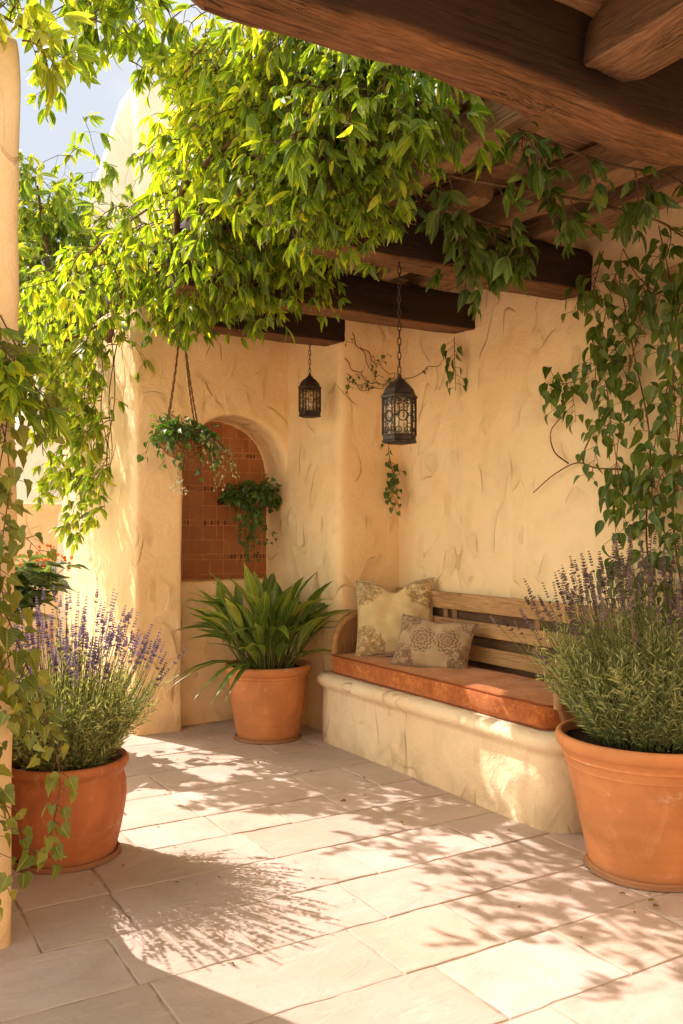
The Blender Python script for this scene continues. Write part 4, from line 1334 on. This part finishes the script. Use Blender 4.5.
# niche plant in a small wall pot
NP = Vector((3.13, 6.66, 1.75))
npot = thing('niche_plant', 'dark green trailing plant in a small clay wall pot inside the niche', 'plant', NP)
lathe('wall_pot', smooth_prof([(0.045, -0.06), (0.07, 0.0), (0.085, 0.05), (0.098, 0.062), (0.098, 0.08), (0.085, 0.078), (0.075, 0.05)], 4), M['terracotta'], npot, 28)
rounded = bmesh.new(); add_box(rounded, (-0.012, 0.06, 0.0), (0.012, 0.175, 0.03)); from_bm('bracket', rounded, M['iron'], npot, False)
def niche_plant():
    pl = Plant(91); r = pl.r
    for i in range(85):
        a = r.rand() * 2 * PI; q = math.sqrt(r.rand()) * 0.08
        out = np.array((math.cos(a) * 1.2, math.sin(a) * 0.75, 0))
        pts = curve(np.array((math.cos(a) * q, math.sin(a) * q, 0.06)), unit(UP * (1.0 - q * 4) + out * (0.4 + q * 8)), 0.12 + 0.12 * r.rand(), 5, 1.6, 0.15, r)
        trailing(pl, 'leaf', 'stem', pts, 'heart', 0.026, 0.064, 0.42, 0.85, 0.002, droop=0.4)
    for i in range(11):
        a = r.rand() * 2 * PI
        out = np.array((math.cos(a), math.sin(a) * 0.5 - 0.3, 0))
        x0 = -0.12 + 0.16 * r.rand()
        pts = curve(np.array((x0, -0.07, 0.02)), unit(out * 0.4 + np.array((-0.2, -0.3, -0.3))), 0.25 + 0.28 * r.rand(), 9, 2.0, 0.12, r)
        trailing(pl, 'leaf', 'stem', pts, 'heart', 0.032, 0.05, 0.38, 0.85, 0.0018, droop=0.6)
    link('stems', pl.stem_mesh('stem', 'stems', 4), M['twig'], npot)
    link('foliage', pl.foliage_mesh('leaf', 'foliage'), M['leaf_dark'], npot)
niche_plant()

# ------------------------------------------------------------------ planter in the passage
planter = plaster('masonry_planter', [((0.55, 6.2, -0.05), (1.42, 7.0, 0.86)), ((0.50, 6.15, 0.86), (1.47, 7.05, 0.93))], [], M['stucco_pale'], voxel=0.025, smooth=4, swell=0.012)
tag(planter, 'low plastered planter with a pale coping in the passage behind the lavender', 'planter', kind='thing')
gp = thing('flowering_shrub', 'broad leaved shrub with orange flowers growing in the passage planter', 'shrub', (1.1, 6.6, 0.9))
def garden_shrub():
    pl = Plant(15); r = pl.r
    for i in range(34):
        p = np.array((0.75 + 0.62 * r.rand(), 6.35 + 0.5 * r.rand(), 0.9))
        pts = curve(p, unit(UP + r.normal(0, 0.35, 3)), 0.25 + 0.3 * r.rand(), 6, 0.3, 0.1, r)
        pl.tube('stem', pts, 0.006, 0.003)
        for k in range(2, 7):
            for _ in range(2):
                out = unit(np.array((*r.normal(0, 1, 2), 0.25)))
                L = 0.15 + 0.12 * r.rand()
                pl.leaf('leaf', 'blade', pts[k], unit(out), unit(UP + r.normal(0, 0.3, 3)), L, L * 0.42, 0.18, 0.35 * r.rand() + 0.15, 0.5 + r.normal(0, 0.2))
        if i % 3 == 0:
            for k in range(16):
                q = pts[-1] + r.normal(0, 0.04, 3) + UP * 0.05
                pl.leaf('flower', 'petal', q, unit(r.normal(0, 1, 3) + UP), unit(r.normal(0, 1, 3)), 0.035, 0.026, 0.1, 0.2, r.rand())
    build_plant(pl, gp, [('stems', 'stem', 'stem', M['twig']), ('foliage', 'leaf', 'leaf', M['leaf_sage']), ('blossoms', 'leaf', 'flower', M['flower_orange'])])
garden_shrub()

# ------------------------------------------------------------------ vines
# 1. the big canopy that lies over the beams and hangs off their ends
cv = thing('canopy_vine', 'dense bright green vine massed over the pergola beams at top centre', 'vine', (2.0, 4.6, ZB))
def canopy():
    pl = Plant(101); r = pl.r
    trunk = [path([(1.85, 6.4, 2.9), (1.75, 5.6, 3.15), (1.9, 4.7, 3.2), (1.8, 3.9, 3.18), (2.0, 3.1, 3.25)], 8),
             path([(1.9, 5.9, 3.2), (2.3, 5.2, 3.3), (2.2, 4.4, 3.28), (2.6, 3.7, 3.25), (2.7, 3.1, 3.2)], 8),
             path([(1.85, 5.0, 3.2), (1.7, 4.5, 3.35), (1.75, 3.8, 3.4), (1.9, 3.3, 3.5)], 8),
             path([(2.2, 4.9, 3.25), (2.9, 4.75, 3.16), (3.3, 4.7, 3.14)], 6)]
    for t in trunk: pl.tube('stem', t, 0.022, 0.009)
    n = 0
    while n < 1150:
        y = 2.85 + 3.05 * r.rand()
        ztop = 3.62 + 0.70 * min(1, max(0, (y - 2.85) / 2.0))
        z = 3.12 + (ztop - 3.12) * r.rand()
        xmin = 1.78 - 0.36 * (z - 3.1)
        if y < 3.5: xmin = max(xmin, 1.85 - 0.2 * (y - 2.85))
        xmax = 2.0 if y < 3.6 else 2.36
        if z > 3.5 and xmin < 0.395 * y: xmin = 0.395 * y
        if xmin > xmax: continue
        x = xmin + (xmax - xmin) * r.rand()
        a = r.rand() * 2 * PI
        d = unit(np.array((math.cos(a) - 0.15, math.sin(a) - 0.45, 0.15)))
        size = (0.072 if y < 3.9 else 0.088) + 0.040 * r.rand()
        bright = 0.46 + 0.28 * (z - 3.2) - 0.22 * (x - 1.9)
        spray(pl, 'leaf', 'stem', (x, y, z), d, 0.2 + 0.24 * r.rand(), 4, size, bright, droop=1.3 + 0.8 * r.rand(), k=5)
        n += 1
    for i in range(110):     # the curtain over the free ends of the beams
        y = 3.15 + 0.45 * r.rand()
        x = 1.72 + 0.30 * r.rand()
        spray(pl, 'leaf', 'stem', (x, y, 3.06 + 0.3 * r.rand()), unit(np.array((r.normal(0, .4), -0.4, -0.3))), 0.2 + 0.24 * r.rand(), 4, 0.08, 0.36, droop=1.6, k=5)
    # hanging fringe under the front
    for i in range(90):
        t = r.rand()
        x = 1.72 + 0.72 * r.rand()
        y = 4.2 + 1.5 * r.rand()
        spray(pl, 'leaf', 'stem', (x, y, 3.16), unit(np.array((r.normal(0, .4), -0.4 + r.normal(0, .3), -0.6))), 0.2 + 0.24 * r.rand(), 4, 0.10, 0.36, droop=1.5, k=5)
    for i in range(30):      # thin outer sprigs along the free edge
        y = 4.6 + 1.8 * r.rand()
        spray(pl, 'leaf', 'stem', (1.40 + r.normal(0, 0.09), y, 3.12 + r.normal(0, 0.1)), unit(np.array((-0.3 + r.normal(0, .5), r.normal(0, .5), 0.1))), 0.2 + 0.2 * r.rand(), 4, 0.10, 0.55, droop=1.4, k=5)
    pl.tube('stem', path([(1.75, 6.4, 3.15), (1.5, 5.7, 3.2), (1.4, 5.0, 3.15), (1.5, 4.5, 3.2)], 8), 0.012, 0.006)
    build_plant(pl, cv, [('branches', 'stem', 'stem', M['bark']), ('foliage', 'leaf', 'leaf', M['leaf_canopy'])])
canopy()

# 2. tree beyond the passage, seen above the wall block
tr = thing('garden_tree', 'sunlit yellow green tree standing beyond the passage at upper left', 'tree', (2.2, 9.9, 0))
def garden_tree():
    pl = Plant(57); r = pl.r
    trunk = path([(2.75, 9.2, 0), (2.7, 9.15, 1.4), (2.5, 9.1, 2.6), (2.3, 9.1, 3.4)], 8)
    pl.tube('trunk', trunk, 0.09, 0.05)
    ends = []
    for (ex, ey, ez) in ((1.5, 8.7, 4.0), (1.9, 9.0, 4.9), (2.7, 9.2, 4.9), (3.2, 9.3, 4.5), (2.4, 9.7, 5.3), (1.7, 9.5, 4.4), (3.4, 9.0, 4.0), (2.6, 8.9, 4.0)):
        b = path([(2.1, 9.1, 3.2), ((2.1 + ex) / 2, (9.1 + ey) / 2, (3.4 + ez) / 2 + 0.1), (ex, ey, ez)], 6)
        pl.tube('trunk', b, 0.04, 0.012); ends.append(b)
    for b in ends:
        for i in range(44):
            p = b[4 + r.randint(len(b) - 4)] + r.normal(0, 0.30, 3)
            a = r.rand() * 2 * PI
            spray(pl, 'leaf', 'trunk', p, unit(np.array((math.cos(a), math.sin(a), 0.3))), 0.3 + 0.3 * r.rand(), 4, 0.17, 0.55, droop=1.4, k=6)
    build_plant(pl, tr, [('trunk', 'stem', 'trunk', M['bark']), ('crown', 'leaf', 'leaf', M['leaf_bright'])])
garden_tree()

# 3. vine hanging down the sunny side of the block
pv = thing('passage_vine', 'sunlit vine trailing down the bright side of the niche wall', 'vine', (1.95, 7.0, 3.0))
def passage_vine():
    pl = Plant(63); r = pl.r
    mains = []
    for i in range(7):
        y = 6.6 + 1.5 * r.rand()
        x = 2.0
        zb = 1.0 + 0.4 * r.rand() if i < 2 else 2.3 + 0.5 * r.rand()
        m = path([(x, y, 3.25), (x - 0.05, y - 0.05, 2.7), (x - 0.02 + r.normal(0, .04), y + r.normal(0, .15), 2.0), (x - 0.03, y - 0.1 + r.normal(0, .1), zb)], 8)
        m = m + np.stack([np.sin(np.arange(len(m)) * 0.9 + i), np.cos(np.arange(len(m)) * 0.7 + i), np.zeros(len(m))], 1) * 0.018
        pl.tube('stem', m[:int(len(m) * 0.85)], 0.006, 0.002); mains.append(m)
    for m in mains:
        for i in range(11):
            k = int(len(m) * r.rand() ** 1.5)
            p = m[min(k, len(m) - 1)]
            spray(pl, 'leaf', 'stem', p, unit(np.array((-0.8 + r.normal(0, .3), -0.3 + r.normal(0, .5), 0.1))), 0.18 + 0.25 * r.rand(), 3, 0.125, 0.58, droop=1.6, k=5, width=0.3)
    # overhead swags between the block and the left wall
    for i in range(40):
        t = r.rand()
        p = np.array((2.0 - 0.95 * t, 6.55 + 0.75 * t + r.normal(0, .18), 3.15 - 0.15 * math.sin(t * PI) + r.normal(0, 0.18)))
        spray(pl, 'leaf', 'stem', p, unit(np.array((-0.4 + r.normal(0, .6), r.normal(0, .6), 0.0))), 0.25 + 0.25 * r.rand(), 4, 0.145, 0.62, droop=1.7, k=6)
    for x0 in (1.15,):
        for i in range(3):
            p = np.array((x0 + r.normal(0, .1), 7.0 + r.normal(0, .15), 2.95 - 0.4 * r.rand()))
            spray(pl, 'leaf', 'stem', p, unit(np.array((r.normal(0, .5), r.normal(0, .5), -0.5))), 0.3 + 0.2 * r.rand(), 4, 0.14, 0.62, droop=1.5, k=6)
    sw = path([(2.05, 6.6, 3.2), (1.6, 6.9, 2.95), (1.1, 7.2, 3.0), (0.6, 7.5, 3.3)], 8)
    pl.tube('stem', sw, 0.012, 0.008)
    build_plant(pl, pv, [('branches', 'stem', 'stem', M['bark']), ('foliage', 'leaf', 'leaf', M['leaf_bright'])])
passage_vine()

# 4. ivy on the left wall end
iv = thing('left_wall_ivy', 'pale lobed ivy straggling down the wall end at left over the red pot', 'ivy', (0.6, 3.4, 2.2))
def left_ivy():
    pl = Plant(72); r = pl.r
    out = (0.1, -1, 0)
    strands = [
        [(0.50, 3.36, 2.35), (0.60, 3.34, 2.0), (0.56, 3.35, 1.6), (0.60, 3.36, 1.2)],
        [(0.42, 3.36, 2.4), (0.52, 3.32, 2.1), (0.60, 3.30, 1.75), (0.57, 3.33, 1.35), (0.62, 3.33, 0.95)],
        [(0.58, 3.36, 2.3), (0.70, 3.36, 2.05), (0.73, 3.36, 1.8)],
        [(0.5, 3.35, 1.5), (0.62, 3.3, 1.15), (0.70, 3.26, 0.92), (0.76, 3.24, 0.66), (0.74, 3.24, 0.48)],
        [(0.5, 3.35, 1.25), (0.6, 3.3, 1.0), (0.66, 3.3, 0.88), (0.74, 3.27, 0.85)],
        [(0.46, 3.36, 0.95), (0.54, 3.32, 0.7), (0.60, 3.30, 0.52), (0.66, 3.28, 0.40), (0.74, 3.25, 0.36)],
        [(0.44, 3.36, 0.8), (0.50, 3.32, 0.55), (0.57, 3.3, 0.38)],
        [(0.45, 3.36, 1.9), (0.52, 3.3, 1.5), (0.50, 3.33, 1.1), (0.56, 3.33, 0.75)],
    ]
    for sset in strands:
        p = path(sset, 8)
        trailing(pl, 'leaf', 'stem', p, 'ivy', 0.036, 0.078, 0.66, 0.85, 0.0032, out)
        for k in range(2):
            i = r.randint(4, len(p) - 2)
            c = curve(p[i], unit(np.array((r.normal(0, .8), -0.5, -0.5))), 0.14 + 0.14 * r.rand(), 5, 1.2, 0.15, r)
            trailing(pl, 'leaf', 'stem', c, 'ivy', 0.034, 0.068, 0.68, 0.85, 0.002, out)
    # leafy tuft at head height
    for i in range(12):
        p = np.array((0.42 + 0.14 * r.rand(), 3.34 - 0.06 * r.rand(), 1.95 + 0.36 * r.rand()))
        spray(pl, 'tuft', 'stem', p, unit(np.array((0.4 + r.normal(0, .4), -0.4, 0.0))), 0.10 + 0.12 * r.rand(), 3, 0.10, 0.5, droop=1.2, k=5, width=0.3)
    build_plant(pl, iv, [('stems', 'stem', 'stem', M['bark']), ('foliage', 'leaf', 'leaf', M['leaf_ivy']), ('leaf_tuft', 'leaf', 'tuft', M['leaf_canopy'])])
left_ivy()

# 5. sprays over the top of the left wall end
tv = thing('overhanging_branch', 'leafy branch hanging into the sky gap at the top left corner', 'branch', (0.9, 3.9, 3.5))
def top_branch():
    pl = Plant(81); r = pl.r
    b1 = path([(0.30, 3.9, 3.75), (0.75, 4.05, 3.95), (1.15, 4.2, 4.05), (1.4, 4.4, 4.0)], 8)
    b2 = path([(0.3, 3.6, 3.3), (0.5, 3.45, 3.42), (0.72, 3.4, 3.36)], 8)
    pl.tube('stem', b1, 0.014, 0.005); pl.tube('stem', b2, 0.01, 0.004)
    for i in range(46):
        p = b1[r.randint(8, len(b1))] + r.normal(0, 0.10, 3) + np.array((0, 0, 0.08))
        spray(pl, 'leaf', 'stem', p, unit(np.array((r.normal(0, .7), r.normal(0, .7), 0.1))), 0.16 + 0.18 * r.rand(), 3, 0.12, 0.48, droop=1.2, k=6)
    for i in range(12):
        p = b2[r.randint(4, len(b2))] + r.normal(0, 0.05, 3)
        spray(pl, 'young', 'stem', p, unit(np.array((0.3 + r.normal(0, .5), -0.3, 0.2))), 0.10 + 0.1 * r.rand(), 2, 0.12, 0.78, droop=0.8, k=5)
    build_plant(pl, tv, [('branches', 'stem', 'stem', M['bark']), ('foliage', 'leaf', 'leaf', M['leaf_canopy']), ('young_leaves', 'leaf', 'young', M['leaf_bright'])])
top_branch()

# 6. vine on the bench wall
wv = thing('wall_vine', 'heart leaved green vine climbing the ochre wall above the right lavender', 'vine', (3.8, 3.2, 2.0))
def wall_vine():
    pl = Plant(93); r = pl.r
    X = 3.80
    out = (-1, -0.25, 0)
    stems = [
        [(X, 2.95, 1.0), (X, 3.05, 1.6), (X - 0.02, 2.98, 2.2), (X - 0.01, 3.05, 2.75), (X - 0.05, 3.1, 3.1)],
        [(X, 3.15, 1.0), (X, 3.22, 1.5), (X - 0.02, 3.18, 2.0), (X - 0.01, 3.3, 2.5), (X - 0.03, 3.4, 3.0)],
        [(X, 2.85, 1.1), (X, 2.80, 1.8), (X - 0.02, 2.9, 2.4), (X - 0.01, 2.85, 3.0)],
        [(X - 0.02, 3.4, 2.95), (X - 0.05, 3.48, 2.6), (X - 0.06, 3.42, 2.2), (X - 0.05, 3.36, 1.8)],
        [(X - 0.02, 3.3, 2.6), (X - 0.05, 3.55, 2.42), (X - 0.06, 3.78, 2.38), (X - 0.05, 3.9, 2.5)],
        [(X, 3.12, 2.9), (X - 0.06, 3.26, 2.45), (X - 0.08, 3.34, 2.0), (X - 0.06, 3.38, 1.6), (X - 0.05, 3.34, 1.25)],
        [(X, 3.0, 2.5), (X - 0.07, 3.1, 2.0), (X - 0.08, 3.12, 1.5), (X - 0.06, 3.15, 1.1)],
        [(X - .02, 2.9, 2.9), (X - 0.08, 2.98, 2.5), (X - 0.09, 2.95, 2.0), (X - 0.08, 2.9, 1.5)],
        [(X - 0.03, 3.35, 3.05), (X - 0.08, 3.2, 2.85), (X - 0.08, 3.0, 2.7), (X - 0.06, 2.85, 2.75)],
        [(X - 0.02, 3.5, 3.08), (X - 0.1, 3.5, 2.8), (X - 0.08, 3.42, 2.55)],
    ]
    for i, s_ in enumerate(stems):
        p = path(s_, 10)
        trailing(pl, 'leaf', 'stem', p, 'ovate', 0.052, 0.118, 0.5, 0.58, 0.006 if i < 3 else 0.003, out, droop=0.8)
        for k in range(4):
            j = r.randint(3, len(p) - 2)
            c = curve(p[j], unit(np.array((-0.25, r.normal(0, .7), -0.3))), 0.18 + 0.22 * r.rand(), 6, 1.8, 0.14, r)
            trailing(pl, 'leaf', 'stem', c, 'ovate', 0.036, 0.10, 0.52, 0.58, 0.002, out, droop=0.8)
    # bare twigs reaching left
    t1 = path([(X + 0.02, 3.35, 1.86), (X + 0.015, 3.58, 1.88), (X + 0.02, 3.74, 1.92), (X + 0.015, 3.92, 1.86), (X + 0.02, 4.1, 1.76)], 8)
    t2 = path([(X + 0.015, 3.80, 1.92), (X + 0.02, 3.92, 2.0), (X + 0.02, 3.95, 2.12), (X + 0.02, 3.86, 2.2)], 8)
    t3 = path([(X + 0.02, 3.72, 1.92), (X + 0.02, 3.64, 2.05), (X + 0.02, 3.55, 2.18), (X + 0.02, 3.5, 2.16)], 8)
    for t in (t1, t2, t3): pl.tube('stem', t, 0.005, 0.003)
    trailing(pl, 'leaf', 'stem', t3, 'heart', 0.08, 0.08, 0.5, 0.62, 0.003, out, droop=0.9)
    build_plant(pl, wv, [('stems', 'stem', 'stem', M['bark_red']), ('foliage', 'leaf', 'leaf', M['leaf_wall'])])
wall_vine()

# 7. vine threaded under the ceiling between the beams
bv = thing('rafter_vine', 'shaded leafy vine threaded among the rafters at upper right', 'vine', (3.0, 3.2, 3.0))
def rafter_vine():
    pl = Plant(95); r = pl.r
    ropes = [path([(2.3, 3.2, 3.12), (2.7, 3.0, 3.05), (3.1, 2.95, 3.05), (3.5, 2.9, 3.02), (3.75, 2.95, 3.0)], 10),
             path([(2.5, 3.45, 3.14), (2.8, 3.38, 3.04), (3.05, 3.42, 3.06)], 10),
             path([(2.35, 2.7, 3.15), (2.8, 2.62, 3.06), (3.2, 2.6, 3.08)], 10),
             path([(2.6, 3.52, 3.13), (2.85, 3.5, 3.0), (3.05, 3.48, 3.04)], 10)]
    for p in ropes:
        pl.tube('stem', p, 0.008, 0.005)
        for i in range(8):
            q = p[r.randint(len(p))]
            spray(pl, 'leaf', 'stem', q, unit(np.array((r.normal(0, .6), -0.3 + r.normal(0, .5), -0.3))), 0.12 + 0.2 * r.rand(), 3, 0.105, 0.42, droop=1.4, k=5, width=0.34)
    build_plant(pl, bv, [('branches', 'stem', 'stem', M['bark']), ('foliage', 'leaf', 'leaf', M['leaf_wall'])])
rafter_vine()

# 8. creeper in the corner behind the lantern
cc = thing('corner_creeper', 'sparse creeper with bare twigs in the corner behind the larger lantern', 'creeper', (3.8, 5.4, 2.4))
def corner_creeper():
    pl = Plant(97); r = pl.r
    Y = 5.595
    tw = [path([(3.36, Y, 2.78), (3.5, Y, 2.68), (3.66, Y, 2.62), (3.84, 5.5, 2.66), (3.83, 5.2, 2.7), (3.82, 4.95, 2.72)], 8),
          path([(3.42, Y, 2.98), (3.55, Y, 2.8), (3.66, Y, 2.62)], 8),
          path([(3.37, Y, 2.66), (3.5, Y, 2.58), (3.66, Y, 2.6), (3.8, Y, 2.66)], 8),
          path([(3.5, Y, 2.9), (3.62, Y, 2.8), (3.75, Y, 2.72), (3.83, 5.55, 2.7)], 8)]
    for j, t in enumerate(tw):
        t = t + np.stack([np.sin(np.arange(len(t)) * 1.1 + j), np.zeros(len(t)), np.cos(np.arange(len(t)) * 0.8 + j)], 1) * 0.012
        pl.tube('stem', t, 0.0036, 0.0018)
        for k in range(3):
            c = curve(t[r.randint(3, len(t) - 1)], (r.normal(0, .5), -0.25, r.normal(0, .6)), 0.10, 4, 0.4, 0.15, r)
            trailing(pl, 'leaf', 'stem', c, 'ovate', 0.035, 0.05, 0.5, 0.6, 0.0015, (0, -1, 0), droop=0.5)
    out = (-0.8, -0.6, 0)
    dn = path([(3.74, 5.58, 2.66), (3.77, 5.57, 2.4), (3.74, 5.58, 2.15), (3.77, 5.57, 1.95), (3.73, 5.58, 1.78)], 8)
    trailing(pl, 'leaf', 'stem', dn, 'heart', 0.035, 0.07, 0.4, 0.7, 0.003, out, droop=0.7)
    for k in range(7):
        c = curve(dn[-1 - k * 2], unit(np.array((-0.3, -0.6, -0.4)) * np.array((r.normal(0, 1.5), 1, 1))), 0.15, 5, 1.2, 0.1, r)
        trailing(pl, 'leaf', 'stem', c, 'heart', 0.03, 0.055, 0.42, 0.75, 0.002, out, droop=0.7)
    hang = path([(3.80, 4.86, 2.86), (3.79, 4.84, 2.7), (3.79, 4.83, 2.48)], 8)
    trailing(pl, 'leaf', 'stem', hang, 'heart', 0.03, 0.10, 0.35, 0.5, 0.003, out, droop=1.1)
    for x in (3.37, 3.45, 3.75):
        c = curve((x, Y - 0.01, 2.68), (0.2, -0.3, -0.1), 0.1, 4, 0.4, 0.1, r)
        trailing(pl, 'leaf', 'stem', c, 'heart', 0.03, 0.05, 0.5, 0.7, 0.002, (0, -1, 0), droop=0.5)
    build_plant(pl, cc, [('stems', 'stem', 'stem', M['bark_red']), ('foliage', 'leaf', 'leaf', M['leaf_wall'])])
corner_creeper()

def litter():
    pl = Plant(123); r = pl.r
    for i in range(70):
        if i % 2: x, y = 1.2 + 2.0 * r.rand(), 2.4 + 3.4 * r.rand()
        else: x, y = 1.03 + r.normal(0, .5), 4.2 + r.normal(0, .6)
        if i % 5 == 0: x, y = 3.0 + r.normal(0, .3), 2.4 + r.normal(0, .35)
        if x > 3.12 or y < 1.4 or (x - 1.03) ** 2 + (y - 4.27) ** 2 < 0.1: continue
        a = r.rand() * 2 * PI
        L = 0.012 + 0.030 * r.rand() ** 2
        pl.leaf('leaf', 'ovate', (x, y, 0.006), (math.cos(a), math.sin(a), 0.02), (r.normal(0, .15), r.normal(0, .15), 1), L, L * 0.5, 0.3, r.normal(0, 0.15), r.rand())
    o = link('fallen_leaves', pl.foliage_mesh('leaf', 'fallen_leaves'), M['leaf_dry'])
    tag(o, 'small dry leaves and petals fallen on the stone paving', 'leaves', kind='stuff')
M['leaf_dry'] = mat_leaf('dry_leaf', [(0.0, (0.10, 0.05, 0.02)), (0.5, (0.24, 0.14, 0.05)), (1.0, (0.20, 0.19, 0.05))], 0.15, (1.2, 1.1, 0.6), 0.8, 0.1)
litter()

# ------------------------------------------------------------------ light, sky, camera
w = bpy.data.worlds.new('World'); sc.world = w
w.use_nodes = True
nt = w.node_tree
bg = nt.nodes['Background']
sky = nt.nodes.new('ShaderNodeTexSky'); sky.sky_type = 'NISHITA'; sky.sun_disc = False
sky.sun_elevation = SUN_EL
sky.sun_rotation = math.atan2(-SUN_H.x, -SUN_H.y) % (2 * PI)
sky.air_density = 0.7; sky.dust_density = 1.2; sky.ozone_density = 0.6; sky.altitude = 200
hs = nt.nodes.new('ShaderNodeMix'); hs.data_type = 'RGBA'; hs.blend_type = 'MULTIPLY'; hs.inputs['Factor'].default_value = 1.0
hs.inputs[7].default_value = (1.14, 0.88, 0.52, 1)
nt.links.new(sky.outputs[0], hs.inputs[6])
# the clear pale blue quarter of the sky above the passage, with thin cloud
wn = NB(nt)
gd = wn.n('ShaderNodeTexCoord').outputs['Generated']
dt = wn.n('ShaderNodeVectorMath', operation='DOT_PRODUCT'); wn.l(gd, dt.inputs[0]); dt.inputs[1].default_value = tuple(Vector((0.22, 1.0, 0.58)).normalized())
blue = wn.smooth(dt.outputs['Value'], 0.86, 0.95)
cloud = wn.smooth(wn.noise(wn.map(gd, (1, 1, 2.2)), 3.2, 6, 0.6, 0.4), 0.46, 0.68)
k_ = 1 / 0.84
skyc = wn.mix(cloud, (0.74 * k_, 0.80 * k_, 0.91 * k_), (0.95 * k_, 0.95 * k_, 0.96 * k_))
nt.links.new(wn.mix(blue, hs.outputs[2], skyc), bg.inputs[0])
bg.inputs[1].default_value = 0.86

sl = bpy.data.lights.new('sun', 'SUN'); sl.energy = 8.2; sl.angle = R(0.42); sl.color = (1.0, 0.885, 0.83)
so = bpy.data.objects.new('sun', sl); COL.objects.link(so)
dl = Vector((SUN_H.x * math.cos(SUN_EL), SUN_H.y * math.cos(SUN_EL), -math.sin(SUN_EL)))
so.rotation_euler = dl.to_track_quat('-Z', 'Y').to_euler()
so.location = (-3, 12, 12)

cam = bpy.data.cameras.new('camera'); co = bpy.data.objects.new('camera', cam); COL.objects.link(co)
cam.sensor_width = 36; cam.lens = 36 * 889 / 1024
cam.shift_y = 18 / 1024
cam.clip_start = 0.05; cam.clip_end = 2000
co.location = (0, 0, 1.53)
co.rotation_euler = (R(90), 0, R(-30.8))
sc.camera = co

sc.view_settings.view_transform = 'Standard'
sc.view_settings.look = 'None'
sc.view_settings.exposure = 0
sc.cycles.max_bounces = 10
sc.cycles.diffuse_bounces = 6
sc.cycles.transmission_bounces = 8
sc.cycles.transparent_max_bounces = 16
sc.cycles.use_denoising = True
